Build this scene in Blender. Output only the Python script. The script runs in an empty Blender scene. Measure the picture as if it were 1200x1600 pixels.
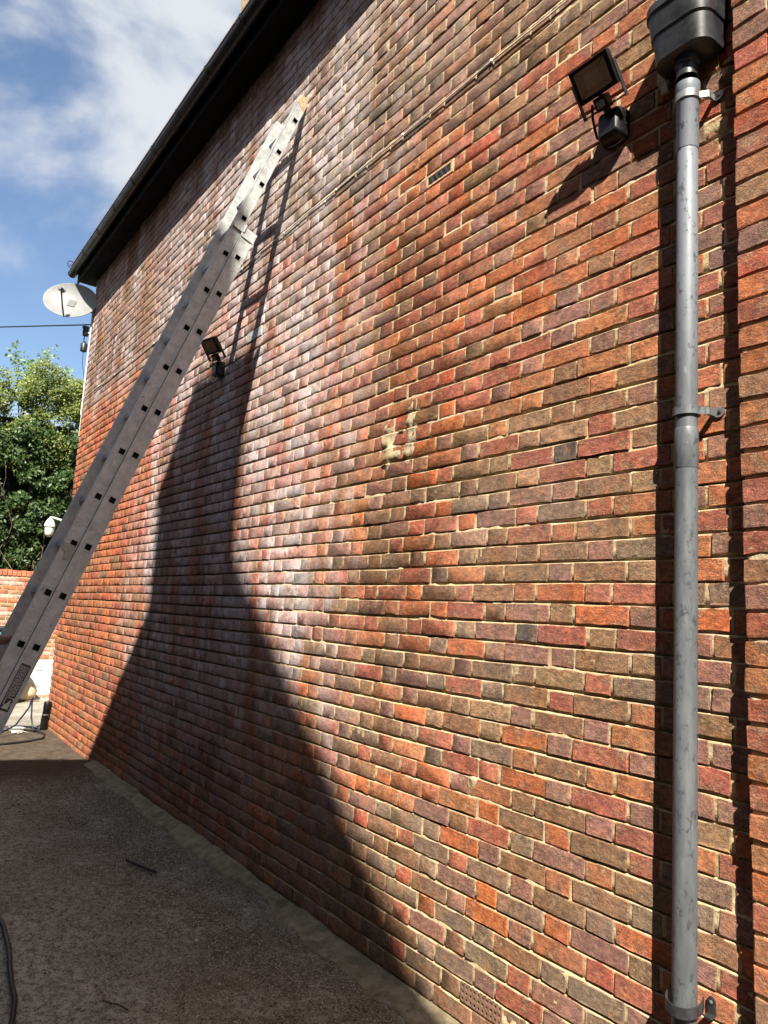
import bpy, bmesh, math, random
import numpy as np
from mathutils import Vector, Matrix

random.seed(7)
rng = np.random.default_rng(11)
scene = bpy.context.scene
COL = scene.collection

# ------------------------------------------------------------------ camera
CAM = Vector((1.70041, -2.05567, 1.55751))
cam_d = bpy.data.cameras.new('camera')
cam = bpy.data.objects.new('camera', cam_d)
COL.objects.link(cam)
R2 = Vector((0.595242, 0.801929, 0.050952))
U2 = Vector((0.085007, -0.125897, 0.988395))
FW = Vector((-0.799037, 0.584003, 0.143109))
m = Matrix(((R2.x, U2.x, -FW.x, CAM.x), (R2.y, U2.y, -FW.y, CAM.y), (R2.z, U2.z, -FW.z, CAM.z), (0, 0, 0, 1)))
cam.matrix_world = m
cam_d.sensor_fit = 'VERTICAL'
cam_d.sensor_height = 36.0
cam_d.sensor_width = 27.0
cam_d.lens = 24.94
cam_d.clip_end = 5000
cam_d.clip_start = 0.05
scene.camera = cam

# ------------------------------------------------------------------ sky, sun, exposure
TOSUN = Vector((1.42, -1.0, 1.87)).normalized()
SUN_EL = math.asin(TOSUN.z)
SUN_AZ = math.atan2(TOSUN.x, TOSUN.y)
world = bpy.data.worlds.new('World')
scene.world = world
world.use_nodes = True
wt = world.node_tree
wt.nodes.clear()


def wn(t, **k):
    n = wt.nodes.new(t)
    for a, b in k.items():
        setattr(n, a, b)
    return n


sky = wn('ShaderNodeTexSky', sky_type='NISHITA', sun_disc=False)
sky.sun_elevation = SUN_EL
sky.sun_rotation = SUN_AZ
sky.air_density = 1.0
sky.dust_density = 0.7
sky.ozone_density = 2.0
tc = wn('ShaderNodeTexCoord')
mp = wn('ShaderNodeMapping')
mp.inputs['Location'].default_value = (6.75, 6.1, 3.3)
mp.inputs['Scale'].default_value = (1.0, 1.0, 1.9)
nz = wn('ShaderNodeTexNoise')
nz.inputs['Scale'].default_value = 2.3
nz.inputs['Detail'].default_value = 9
nz.inputs['Roughness'].default_value = 0.54
nz.inputs['Distortion'].default_value = 0.35
rmp = wn('ShaderNodeValToRGB')
rmp.color_ramp.elements[0].position = 0.43
rmp.color_ramp.elements[1].position = 0.61
rmp.color_ramp.interpolation = 'EASE'
mixc = wn('ShaderNodeMixRGB')
mixc.inputs['Color2'].default_value = (4.3, 4.45, 4.65, 1)
mulc = wn('ShaderNodeMath', operation='MULTIPLY')
mulc.inputs[1].default_value = 0.92
bg = wn('ShaderNodeBackground')
bg.inputs['Strength'].default_value = 0.072
wo = wn('ShaderNodeOutputWorld')
L = wt.links.new
L(tc.outputs['Generated'], mp.inputs['Vector'])
L(mp.outputs['Vector'], nz.inputs['Vector'])
L(nz.outputs['Fac'], rmp.inputs['Fac'])
L(rmp.outputs['Color'], mulc.inputs[0])
L(mulc.outputs[0], mixc.inputs['Fac'])
L(sky.outputs['Color'], mixc.inputs['Color1'])
L(mixc.outputs['Color'], bg.inputs['Color'])
L(bg.outputs['Background'], wo.inputs['Surface'])

sun_d = bpy.data.lights.new('sun', 'SUN')
sun_d.energy = 5.0
sun_d.angle = math.radians(0.53)
sun_d.color = (1.0, 0.93, 0.81)
sun = bpy.data.objects.new('sun', sun_d)
COL.objects.link(sun)
sun.rotation_euler = (-TOSUN).to_track_quat('-Z', 'Y').to_euler()
sun.location = (20, -14, 30)

scene.view_settings.view_transform = 'Standard'
scene.view_settings.look = 'None'
scene.view_settings.gamma = 1.0
scene.view_settings.use_curve_mapping = False
scene.view_settings.exposure = 1.42
scene.render.engine = 'CYCLES'
scene.cycles.max_bounces = 5
scene.cycles.diffuse_bounces = 2
scene.cycles.glossy_bounces = 2

# ------------------------------------------------------------------ helpers: objects


def put(o, parent=None):
    COL.objects.link(o)
    if parent is not None:
        o.parent = parent
    return o


def empty(name, loc=(0, 0, 0)):
    o = bpy.data.objects.new(name, None)
    o.empty_display_size = 0.1
    o.location = loc
    return put(o)


def tag(o, label, cat=None, group=None, kind=None):
    if label:
        o['label'] = label
    if cat:
        o['category'] = cat
    if group:
        o['group'] = group
    if kind:
        o['kind'] = kind
    return o


class MB:
    """collects geometry; build() links it as one mesh object"""

    def __init__(s):
        s.v = []
        s.f = []

    def add(s, vs, fs):
        b = len(s.v)
        s.v += [tuple(p) for p in vs]
        s.f += [tuple(i + b for i in q) for q in fs]
        return s

    def box(s, a, b):
        x0, y0, z0 = a
        x1, y1, z1 = b
        return s.add([(x0, y0, z0), (x1, y0, z0), (x1, y1, z0), (x0, y1, z0), (x0, y0, z1), (x1, y0, z1), (x1, y1, z1), (x0, y1, z1)],
                     [(0, 3, 2, 1), (4, 5, 6, 7), (0, 1, 5, 4), (1, 2, 6, 5), (2, 3, 7, 6), (3, 0, 4, 7)])

    def obox(s, c, ax, h):
        c = Vector(c)
        a = [Vector(q).normalized() * k for q, k in zip(ax, h)]
        P = []
        for k in (-1, 1):
            for (i, j) in ((-1, -1), (1, -1), (1, 1), (-1, 1)):
                P.append(c + a[0] * i + a[1] * j + a[2] * k)
        return s.add(P, [(0, 3, 2, 1), (4, 5, 6, 7), (0, 1, 5, 4), (1, 2, 6, 5), (2, 3, 7, 6), (3, 0, 4, 7)])

    def tube(s, pts, r, n=10, caps=True):
        pts = [Vector(p) for p in pts]
        if not isinstance(r, (list, tuple)):
            r = [r] * len(pts)
        rings = []
        up = Vector((0, 0, 1))
        t0 = (pts[1] - pts[0]).normalized()
        if abs(t0.dot(up)) > .95:
            up = Vector((0, 1, 0))
        nrm = t0.cross(up).normalized()
        for i, p in enumerate(pts):
            if i == 0:
                t = t0
            elif i == len(pts) - 1:
                t = (pts[i] - pts[i - 1]).normalized()
            else:
                t = ((pts[i + 1] - pts[i]).normalized() + (pts[i] - pts[i - 1]).normalized())
                t = t.normalized() if t.length > 1e-6 else t0
            nrm = (nrm - t * nrm.dot(t)).normalized()
            bn = t.cross(nrm)
            rings.append([p + (nrm * math.cos(2 * math.pi * k / n) + bn * math.sin(2 * math.pi * k / n)) * r[i] for k in range(n)])
        vs = [q for g in rings for q in g]
        fs = []
        for i in range(len(pts) - 1):
            for k in range(n):
                a = i * n + k
                b = i * n + (k + 1) % n
                fs.append((a, b, b + n, a + n))
        if caps:
            fs.append(tuple(range(n - 1, -1, -1)))
            fs.append(tuple((len(pts) - 1) * n + k for k in range(n)))
        return s.add(vs, fs)

    def lathe(s, c, axis, prof, n=24, close=False):
        """prof: list of (radius, distance along axis)"""
        c = Vector(c)
        ax = Vector(axis).normalized()
        u = ax.orthogonal().normalized()
        w = ax.cross(u)
        vs = []
        for r, h in prof:
            for k in range(n):
                t = 2 * math.pi * k / n
                vs.append(c + ax * h + (u * math.cos(t) + w * math.sin(t)) * r)
        fs = []
        for i in range(len(prof) - 1):
            for k in range(n):
                a = i * n + k
                b = i * n + (k + 1) % n
                fs.append((a, b, b + n, a + n))
        if close:
            fs.append(tuple(range(n - 1, -1, -1)))
            fs.append(tuple((len(prof) - 1) * n + k for k in range(n)))
        return s.add(vs, fs)

    def loft(s, rings, caps=True):
        n = len(rings[0])
        vs = [p for g in rings for p in g]
        fs = []
        for i in range(len(rings) - 1):
            for k in range(n):
                a = i * n + k
                b = i * n + (k + 1) % n
                fs.append((a, b, b + n, a + n))
        if caps:
            fs.append(tuple(range(n - 1, -1, -1)))
            fs.append(tuple((len(rings) - 1) * n + k for k in range(n)))
        return s.add(vs, fs)

    def build(s, name, mat, parent=None, bevel=0, smooth=None, seg=2):
        me = bpy.data.meshes.new(name)
        me.from_pydata(s.v, [], s.f)
        bm = bmesh.new()
        bm.from_mesh(me)
        bmesh.ops.recalc_face_normals(bm, faces=bm.faces)
        if bevel:
            bmesh.ops.bevel(bm, geom=[e for e in bm.edges if len(e.link_faces) == 2 and e.calc_face_angle(0) > .5], offset=bevel, segments=seg, affect='EDGES', profile=.5)
        bm.to_mesh(me)
        bm.free()
        if smooth is not None:
            me.polygons.foreach_set('use_smooth', [True] * len(me.polygons))
            try:
                me.set_sharp_from_angle(angle=math.radians(smooth))
            except Exception:
                pass
        if mat is not None:
            me.materials.append(mat)
        o = bpy.data.objects.new(name, me)
        return put(o, parent)


def np_mesh(name, V, F, mat, parent=None, smooth=False):
    """V (n,3) array, F (m,4) or (m,3) array"""
    me = bpy.data.meshes.new(name)
    V = np.asarray(V, dtype=np.float32)
    F = np.asarray(F, dtype=np.int32)
    k = F.shape[1]
    me.vertices.add(len(V))
    me.vertices.foreach_set('co', V.ravel())
    me.loops.add(F.size)
    me.loops.foreach_set('vertex_index', F.ravel())
    me.polygons.add(len(F))
    me.polygons.foreach_set('loop_start', np.arange(0, F.size, k, dtype=np.int32))
    me.polygons.foreach_set('loop_total', np.full(len(F), k, dtype=np.int32))
    if smooth:
        me.polygons.foreach_set('use_smooth', [True] * len(F))
    me.update(calc_edges=True)
    me.materials.append(mat)
    o = bpy.data.objects.new(name, me)
    return put(o, parent)


def vnoise(X, Y, s, seed=0):
    """cheap vectorised value noise in -1..1"""
    g = np.random.default_rng(seed).uniform(-1, 1, (256, 256))
    x = X / s
    y = Y / s
    xi = np.floor(x).astype(int)
    yi = np.floor(y).astype(int)
    fx = x - xi
    fy = y - yi
    fx = fx * fx * (3 - 2 * fx)
    fy = fy * fy * (3 - 2 * fy)
    a = g[xi % 256, yi % 256]
    b = g[(xi + 1) % 256, yi % 256]
    c = g[xi % 256, (yi + 1) % 256]
    d = g[(xi + 1) % 256, (yi + 1) % 256]
    return (a * (1 - fx) + b * fx) * (1 - fy) + (c * (1 - fx) + d * fx) * fy


# ------------------------------------------------------------------ helpers: materials


class NT:
    def __init__(s, name):
        s.m = bpy.data.materials.new(name)
        s.m.use_nodes = True
        s.t = s.m.node_tree
        s.t.nodes.clear()
        s.out = s.t.nodes.new('ShaderNodeOutputMaterial')
        s.b = s.t.nodes.new('ShaderNodeBsdfPrincipled')
        s.t.links.new(s.b.outputs[0], s.out.inputs['Surface'])
        s._pos = None

    def n(s, t, **k):
        q = s.t.nodes.new(t)
        for a, b in k.items():
            setattr(q, a, b)
        return q

    def l(s, a, b):
        s.t.links.new(a, b)

    def set(s, sock, v):
        if isinstance(v, bpy.types.NodeSocket):
            s.l(v, sock)
        elif isinstance(v, (tuple, list)) and len(v) == 3 and sock.type == 'RGBA':
            sock.default_value = (*v, 1)
        else:
            sock.default_value = v

    @property
    def pos(s):
        if s._pos is None:
            s._pos = s.n('ShaderNodeNewGeometry').outputs['Position']
        return s._pos

    def obj(s):
        return s.n('ShaderNodeTexCoord').outputs['Object']

    def map(s, v, scale=(1, 1, 1), loc=(0, 0, 0), rot=(0, 0, 0)):
        q = s.n('ShaderNodeMapping')
        s.l(v, q.inputs['Vector'])
        q.inputs['Scale'].default_value = scale
        q.inputs['Location'].default_value = loc
        q.inputs['Rotation'].default_value = rot
        return q.outputs[0]

    def noise(s, scale, v=None, detail=4, rough=.55, dist=0, col=False):
        q = s.n('ShaderNodeTexNoise')
        s.l(v if v is not None else s.pos, q.inputs['Vector'])
        q.inputs['Scale'].default_value = scale
        q.inputs['Detail'].default_value = detail
        q.inputs['Roughness'].default_value = rough
        q.inputs['Distortion'].default_value = dist
        return q.outputs['Color' if col else 'Fac']

    def voro(s, scale, v=None, feat='F1', out='Distance', rnd=1):
        q = s.n('ShaderNodeTexVoronoi', feature=feat)
        s.l(v if v is not None else s.pos, q.inputs['Vector'])
        q.inputs['Scale'].default_value = scale
        q.inputs['Randomness'].default_value = rnd
        return q.outputs[out]

    def ramp(s, f, a, b, lo=0., hi=1.):
        q = s.n('ShaderNodeMapRange', interpolation_type='SMOOTHSTEP')
        s.l(f, q.inputs['Value'])
        q.inputs['From Min'].default_value = a
        q.inputs['From Max'].default_value = b
        q.inputs['To Min'].default_value = lo
        q.inputs['To Max'].default_value = hi
        return q.outputs[0]

    def math(s, op, a, b=0.):
        q = s.n('ShaderNodeMath', operation=op)
        s.set(q.inputs[0], a)
        s.set(q.inputs[1], b)
        return q.outputs[0]

    def mix(s, f, a, b, mode='MIX'):
        q = s.n('ShaderNodeMixRGB', blend_type=mode)
        s.set(q.inputs['Fac'], f)
        s.set(q.inputs['Color1'], a)
        s.set(q.inputs['Color2'], b)
        return q.outputs[0]

    def bump(s, h, dist=.001, st=1., prev=None):
        q = s.n('ShaderNodeBump')
        q.inputs['Strength'].default_value = st
        q.inputs['Distance'].default_value = dist
        s.l(h, q.inputs['Height'])
        if prev is not None:
            s.l(prev, q.inputs['Normal'])
        return q.outputs[0]

    def fin(s, col=None, rough=.8, metal=0., nrm=None, spec=None):
        if col is not None:
            s.set(s.b.inputs['Base Color'], col)
        s.set(s.b.inputs['Roughness'], rough)
        s.set(s.b.inputs['Metallic'], metal)
        if spec is not None:
            s.b.inputs['Specular IOR Level'].default_value = spec
        if nrm is not None:
            s.l(nrm, s.b.inputs['Normal'])
        return s.m


def worn(name, col, rough=.5, metal=0., var=.25, scale=30., bump=.0003, spec=None, dirt=None, dirt_amt=.5):
    t = NT(name)
    n = t.noise(scale, detail=6, rough=.65)
    c = t.mix(t.ramp(n, .3, .75), tuple(x * (1 - var) for x in col), tuple(min(1, x * (1 + var)) for x in col))
    if dirt:
        c = t.mix(t.ramp(t.noise(scale * .35, detail=8, rough=.7), .52, .68, 0, dirt_amt), c, dirt)
    rg = t.ramp(n, .25, .8, max(0.05, rough - .1), min(1, rough + .12))
    return t.fin(c, rg, metal, t.bump(t.noise(scale * 4, detail=4), bump) if bump else None, spec)


def sepxyz(t):
    q = t.n('ShaderNodeSeparateXYZ')
    t.l(t.pos, q.inputs[0])
    return q.outputs


def brick_mat(name, source):
    t = NT(name)
    if source == 'object':
        base = t.n('ShaderNodeObjectInfo').outputs['Color']
    else:
        base = t.n('ShaderNodeAttribute', attribute_name='brickcol').outputs['Color']
    x, y, z = sepxyz(t)

    def split(v):
        q = t.n('ShaderNodeSeparateColor')
        t.l(v, q.inputs[0])
        return q.outputs
    if source == 'object':
        rnd = t.n('ShaderNodeObjectInfo').outputs['Random']
    else:
        rnd = t.n('ShaderNodeAttribute', attribute_name='brickrnd').outputs['Fac']
    big = split(t.noise(15, detail=3, rough=.62, col=True))
    med = split(t.noise(48, t.map(t.pos, scale=(.75, 1, 1.35)), detail=4, rough=.68, col=True))
    fin = split(t.noise(170, detail=3, rough=.7, col=True))
    # fired colour drifts across a brick
    c = t.mix(t.ramp(big[0], .36, .66, 0, .60), base, t.mix(1, base, (.56, .56, .58), 'MULTIPLY'))
    c = t.mix(t.ramp(big[1], .50, .68, 0, .55), c, t.mix(.6, base, (.47, .19, .075)))
    c = t.mix(t.ramp(big[2], .52, .68, 0, .50), c, (.285, .205, .125))
    c = t.mix(t.ramp(med[0], .34, .68), t.mix(1, c, (.66, .63, .61), 'MULTIPLY'), t.mix(1, c, (1.20, 1.18, 1.15), 'MULTIPLY'))
    c = t.mix(t.ramp(fin[0], .56, .70, 0, .6), c, t.mix(.5, c, (.62, .5, .36)))
    c = t.mix(t.ramp(fin[2], .54, .68, 0, .5), c, t.mix(1, c, (.45, .42, .4), 'MULTIPLY'))
    # burnt specks, scars and drag lines
    pit = t.math('MULTIPLY', t.ramp(fin[1], .60, .70), t.ramp(big[0], .40, .56))
    c = t.mix(t.math('MULTIPLY', pit, .8), c, (.035, .026, .022))
    crk = t.ramp(t.math('ABSOLUTE', t.math('SUBTRACT', med[1], .5)), .006, .035, 1, 0)
    crk = t.math('MULTIPLY', crk, t.ramp(big[2], .42, .56))
    c = t.mix(t.math('MULTIPLY', crk, .6), c, (.05, .034, .028))
    blob = t.math('MULTIPLY', t.ramp(t.voro(6.1), .035, .075, 1, 0), .75)
    c = t.mix(blob, c, (.055, .047, .047))
    # white salt bloom: patches and run-down streaks in the middle and upper wall
    reg = t.math('MULTIPLY', t.ramp(x, -5.6, -4.4), t.ramp(x, -1.05, -1.9))
    reg = t.math('MULTIPLY', reg, t.ramp(z, .2, 1.3))
    run = split(t.noise(1.0, t.map(t.pos, scale=(2.7, 2.7, .85)), detail=5, rough=.66, col=True))
    pat = t.math('MULTIPLY', t.ramp(t.noise(13, detail=4, rough=.75), .30, .56), t.ramp(rnd, .0, .75, .45, 1.0))
    gen = t.math('MULTIPLY', t.ramp(run[1], .47, .60), t.math('MULTIPLY', t.ramp(z, 3.2, 4.4), t.ramp(x, -.4, -1.8)))
    eff = t.math('MAXIMUM', t.math('MULTIPLY', t.ramp(run[0], .38, .56), reg), t.math('MULTIPLY', gen, .8))
    c = t.mix(t.math('MULTIPLY', t.math('MULTIPLY', eff, pat), .80), c, (.52, .475, .49))
    damp = t.math('MULTIPLY', t.math('MULTIPLY', t.ramp(x, -1.45, -1.05), t.ramp(x, -.45, -.80)), t.math('MULTIPLY', t.ramp(z, 3.7, 3.3), t.ramp(z, .9, 1.8)))
    damp = t.math('MULTIPLY', damp, t.ramp(med[2], .30, .60, .35, .8))
    c = t.mix(damp, c, t.mix(1, c, (.50, .42, .34), 'MULTIPLY'))
    hz = t.math('MULTIPLY', t.ramp(run[2], .42, .62, 0, .34), t.math('MULTIPLY', t.ramp(x, -1.2, -2.6, .25, 1), t.math('MAXIMUM', t.ramp(x, -5.4, -4.2, .15, 1), t.ramp(z, 3.6, 4.1))))
    c = t.mix(hz, c, (.37, .31, .295))
    # mortar smeared on some faces
    sm = t.math('MULTIPLY', t.ramp(med[2], .60, .72, 0, .6), t.ramp(big[1], .38, .56, 1, 0))
    c = t.mix(sm, c, (.50, .41, .28))
    h = t.math('SUBTRACT', t.math('ADD', med[0], t.math('MULTIPLY', fin[0], .75)), t.math('ADD', t.math('MULTIPLY', crk, .35), t.math('MULTIPLY', pit, .3)))
    return t.fin(c, .88, 0, t.bump(h, .0034, .9), .2)


def mortar_mat():
    t = NT('sandy_lime_mortar')
    c = t.mix(t.ramp(t.noise(7, detail=5), .35, .7), (.56, .43, .245), (.68, .56, .36))
    c = t.mix(t.ramp(t.noise(120, detail=4, rough=.7), .35, .7), t.mix(1, c, (.7, .68, .64), 'MULTIPLY'), c)
    c = t.mix(t.ramp(t.noise(1.7, detail=3), .5, .66, 0, .45), c, (.40, .37, .32))
    x, y, z = sepxyz(t)
    c = t.mix(t.math('MULTIPLY', t.ramp(x, -2.0, -3.4), t.ramp(x, -9.0, -8.5)), c, t.mix(t.ramp(x, -5.4, -4.2), (.33, .20, .105), (.22, .175, .14)))
    h = t.noise(110, detail=4, rough=.7)
    return t.fin(c, .95, 0, t.bump(h, .004, .8), .15)


M = {}
M['brick'] = brick_mat('weathered_stock_brick', 'object')
M['brick_far'] = brick_mat('weathered_stock_brick_wall', 'attr')
M['mortar'] = mortar_mat()
M['black_plastic'] = worn('black_plastic', (.020, .021, .023), .40, 0, .35, 22, .0002, .5, (.07, .068, .062), .35)
M['lamp_black'] = worn('satin_black_lamp_housing', (.007, .007, .0075), .42, 0, .3, 30, .0002, .35)
M['black_gutter'] = worn('black_gutter_plastic', (.005, .0055, .0055), .38, 0, .3, 12, .0002, .3)
M['black_paint'] = worn('black_fascia_paint', (.0022, .0025, .0025), .7, 0, .3, 9, .0003, .1)
M['grey_lens'] = worn('smoked_lamp_glass', (.27, .20, .14), .15, 0, .1, 8, 0, .5)
M['sensor_lens'] = worn('sensor_lens', (.20, .20, .20), .3, 0, .1, 40, 0)
M['steel'] = worn('galvanised_steel', (.25, .255, .26), .5, .6, .2, 45, .0003)
M['dark_steel'] = worn('dark_painted_steel', (.035, .035, .038), .45, .2, .3, 60, .0003)
M['wire_dark'] = worn('dark_cable_sheath', (.015, .015, .017), .45, 0, .2, 30, 0)
M['wire_blue'] = worn('blue_hose_rubber', (.006, .010, .03), .4, 0, .2, 30, 0)
M['wire_white'] = worn('dirty_white_cable', (.72, .68, .60), .6, 0, .25, 30, 0)
M['terracotta'] = worn('terracotta', (.20, .115, .08), .85, 0, .3, 60, .001, .2, (.40, .34, .26), .3)
M['vent_plastic'] = worn('pale_vent_plastic', (.45, .45, .44), .5, 0, .15, 40, .0002)
M['hole_shade'] = worn('painted_hole_shade', (.01, .009, .008), .9, 0, .1, 10, 0)  # near-black colour standing in for the shade inside openings
M['white_lamp'] = worn('white_lamp_enamel', (.75, .75, .72), .35, 0, .08, 30, 0)
M['dish'] = worn('grey_dish_paint', (.20, .205, .21), .5, .0, .08, 14, 0, .4, (.15, .145, .135), .4)
M['fillet'] = worn('cement_fillet', (.29, .235, .15), .9, 0, .35, 15, .005, .2, (.10, .078, .05), .85)
M['twig'] = worn('dry_twig', (.09, .07, .05), .9, 0, .3, 60, .001)
M['stone'] = worn('pale_grit', (.55, .50, .40), .9, 0, .4, 50, .001)
M['leaf_dry'] = worn('dry_leaf', (.20, .13, .07), .8, 0, .4, 50, 0)
M['turquoise'] = worn('turquoise_plastic', (.06, .46, .42), .4, 0, .1, 8, 0)
M['grey_bin'] = worn('grey_plastic', (.17, .18, .19), .5, 0, .2, 20, 0)
M['white_wrap'] = worn('white_plastic_wrap', (.78, .79, .80), .35, 0, .06, 5, .001)
M['print_grey'] = worn('grey_print', (.28, .29, .31), .5, 0, .1, 5, 0)
M['sack'] = worn('cream_sack', (.66, .55, .35), .8, 0, .15, 12, .003)
M['roof_tile'] = worn('brown_roof_tile', (.16, .085, .06), .85, 0, .3, 20, .002)
M['bark'] = worn('bark', (.13, .10, .075), .9, 0, .35, 40, .004)
M['skin'] = worn('skin', (.44, .23, .17), .5, 0, .14, 60, .0004)
M['jacket'] = worn('dark_work_jacket', (.03, .035, .045), .85, 0, .3, 80, .001)
M['trousers'] = worn('grey_work_trousers', (.07, .07, .075), .9, 0, .3, 80, .001)
M['boot'] = worn('brown_boot', (.09, .055, .03), .6, 0, .3, 40, .001)
M['hair'] = worn('brown_hair', (.04, .025, .015), .6, 0, .3, 90, .001)
M['label_black'] = worn('black_label_print', (.02, .02, .022), .35, 0, .15, 90, 0)
M['label_white'] = worn('white_label_print', (.62, .62, .60), .5, 0, .2, 140, 0)


def alu(name, col):
    t = NT(name)
    brush = t.noise(30, t.map(t.pos, scale=(1, .6, .6)), detail=7, rough=.7)
    c = t.mix(t.ramp(brush, .3, .7), tuple(x * .72 for x in col), tuple(min(1, x * 1.12) for x in col))
    st = t.ramp(t.noise(13, detail=6, rough=.72), .56, .70, 0, .5)
    c = t.mix(st, c, (.22, .205, .18))
    sp = t.ramp(t.noise(60, detail=3), .66, .74, 0, .8)
    c = t.mix(sp, c, (.08, .075, .07))
    wh = t.ramp(t.noise(16, t.map(t.pos, loc=(4, 2, 9)), detail=6, rough=.75), .60, .72, 0, .7)
    c = t.mix(wh, c, (.7, .69, .66))
    return t.fin(c, t.ramp(brush, .2, .8, .40, .60), t.math('SUBTRACT', .32, t.math('MULTIPLY', st, .3)), t.bump(brush, .0006, .5))


M['alu'] = alu('scuffed_aluminium', (.46, .475, .475))
M['alu_tip'] = worn('ochre_stained_aluminium', (.42, .33, .20), .5, .35, .2, 30, .0005)


def pipe_mat():
    t = NT('weathered_grey_pipe')
    z = sepxyz(t)[2]
    n = t.noise(9, t.map(t.pos, scale=(3, 3, .6)), detail=8, rough=.7)
    c = t.mix(t.ramp(n, .3, .7), (.080, .088, .095), (.130, .141, .151))
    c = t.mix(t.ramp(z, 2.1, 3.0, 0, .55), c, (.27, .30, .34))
    c = t.mix(t.ramp(t.noise(26, t.map(t.pos, scale=(1.3, 1.3, .8)), detail=6, rough=.75), .555, .61, 0, .75), c, (.040, .040, .045))
    scr = t.ramp(t.math('ABSOLUTE', t.math('SUBTRACT', t.noise(9, t.map(t.pos, scale=(2.5, 2.5, 1)), detail=3), .5)), .003, .012, 1, 0)
    scr = t.math('MULTIPLY', scr, t.ramp(t.noise(7, detail=2), .51, .58, 0, .8))
    c = t.mix(t.math('MULTIPLY', scr, t.ramp(z, 2.0, 1.2)), c, (.03, .03, .033))
    c = t.mix(t.ramp(t.noise(26, t.map(t.pos, scale=(1.6, 1.6, .7), loc=(3, 3, 3)), detail=6, rough=.7), .62, .74, 0, .45), c, (.30, .31, .32))
    return t.fin(c, t.ramp(n, .2, .8, .36, .58), .1, t.bump(t.noise(70, detail=4), .0006, .5), .45)


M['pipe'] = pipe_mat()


def ground_mat():
    t = NT('dirty_concrete')
    x, y, z = sepxyz(t)
    c = t.mix(t.ramp(t.noise(1.9, detail=7, rough=.68), .32, .68), (.30, .275, .195), (.53, .495, .385))
    c = t.mix(t.ramp(t.noise(26, detail=6, rough=.8), .42, .60, 0, .80), c, (.125, .105, .072))
    moss = t.math('MULTIPLY', t.ramp(y, -1.25, -.35), t.ramp(t.noise(3.0, detail=6, rough=.72), .34, .56))
    c = t.mix(t.math('MULTIPLY', moss, .8), c, t.mix(t.ramp(t.noise(60, detail=4, rough=.7), .4, .6), (.075, .052, .033), (.24, .18, .115)))
    c = t.mix(t.ramp(t.noise(110, detail=3, rough=.8), .55, .64, 0, .9), c, (.62, .57, .46))
    c = t.mix(t.ramp(t.noise(85, t.map(t.pos, loc=(4, 4, 4)), detail=4, rough=.72), .56, .64, 0, .92), c, (.022, .018, .014))
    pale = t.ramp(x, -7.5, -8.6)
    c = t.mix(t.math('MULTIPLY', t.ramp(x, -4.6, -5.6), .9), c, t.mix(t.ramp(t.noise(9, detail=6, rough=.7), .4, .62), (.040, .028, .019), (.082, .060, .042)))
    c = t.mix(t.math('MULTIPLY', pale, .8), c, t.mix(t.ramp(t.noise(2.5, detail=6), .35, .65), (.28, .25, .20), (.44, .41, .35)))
    h = t.math('ADD', t.noise(45, detail=7, rough=.75), t.math('MULTIPLY', t.voro(110), .5))
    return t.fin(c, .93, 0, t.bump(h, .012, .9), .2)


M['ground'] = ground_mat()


def leaf_mat(name, a, b, c2):
    t = NT(name)
    at = t.n('ShaderNodeAttribute', attribute_name='tint').outputs['Fac']
    c = t.mix(t.ramp(at, 0, .6), a, b)
    c = t.mix(t.ramp(at, .6, 1), c, c2)
    t.fin(c, .45, 0, None, .4)
    tr = t.n('ShaderNodeBsdfTranslucent')
    t.l(t.mix(1, c, (1.1, 1.25, .55), 'MULTIPLY'), tr.inputs['Color'])
    ms = t.n('ShaderNodeMixShader')
    ms.inputs[0].default_value = .3
    t.l(t.b.outputs[0], ms.inputs[1])
    t.l(tr.outputs[0], ms.inputs[2])
    t.l(ms.outputs[0], t.out.inputs['Surface'])
    return t.m


M['ivy'] = leaf_mat('ivy_leaf', (.022, .05, .016), (.06, .11, .03), (.15, .20, .07))
M['bush'] = leaf_mat('yellow_green_leaf', (.09, .13, .028), (.21, .25, .06), (.37, .36, .13))
M['shoot'] = leaf_mat('fresh_leaf', (.10, .18, .05), (.19, .28, .09), (.30, .38, .17))

# ------------------------------------------------------------------ ground
gx = np.concatenate([np.linspace(-600, -16, 12), np.arange(-15.5, -6, .25), np.arange(-6, 2.2, .035), np.linspace(2.4, 600, 14)])
gy = np.concatenate([np.linspace(-600, -6, 10), np.arange(-5.5, -2, .2), np.arange(-1.95, .12, .035), np.linspace(.3, 600, 12)])
GX, GY = np.meshgrid(gx, gy, indexing='ij')
near = np.clip((GX + 9) / 2, 0, 1) * np.clip((3 - GX), 0, 1) * np.clip(GY + 3, 0, 1)
GZ = (vnoise(GX, GY, .5, 1) * .008 + vnoise(GX, GY, .13, 2) * .005 + vnoise(GX, GY, .05, 3) * .003) * near - .004
nI, nJ = GX.shape
idx = np.arange(nI * nJ).reshape(nI, nJ)
F = np.stack([idx[:-1, :-1], idx[1:, :-1], idx[1:, 1:], idx[:-1, 1:]], -1).reshape(-1, 4)
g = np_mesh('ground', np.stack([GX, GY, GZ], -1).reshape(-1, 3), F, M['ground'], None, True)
tag(g, 'dark dirty concrete ground along the foot of the brick wall', None, None, 'structure')

# ------------------------------------------------------------------ the brick house
XC, XR, ZT = -7.82, 3.2, 5.72          # far corner, near end, top of wall
CH = .07604
R0 = 1.8939                            # height of the centre of course 0
PIER_X, PIER_Y = .692, -.05
PAL = dict(O=(.50, .150, .056), o=(.43, .165, .075), r=(.385, .125, .078), b=(.285, .152, .084), t=(.34, .205, .118),
           p=(.295, .148, .112), g=(.235, .160, .108), d=(.080, .065, .062), R=(.45, .105, .056), Q=(.60, .165, .060))
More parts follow.
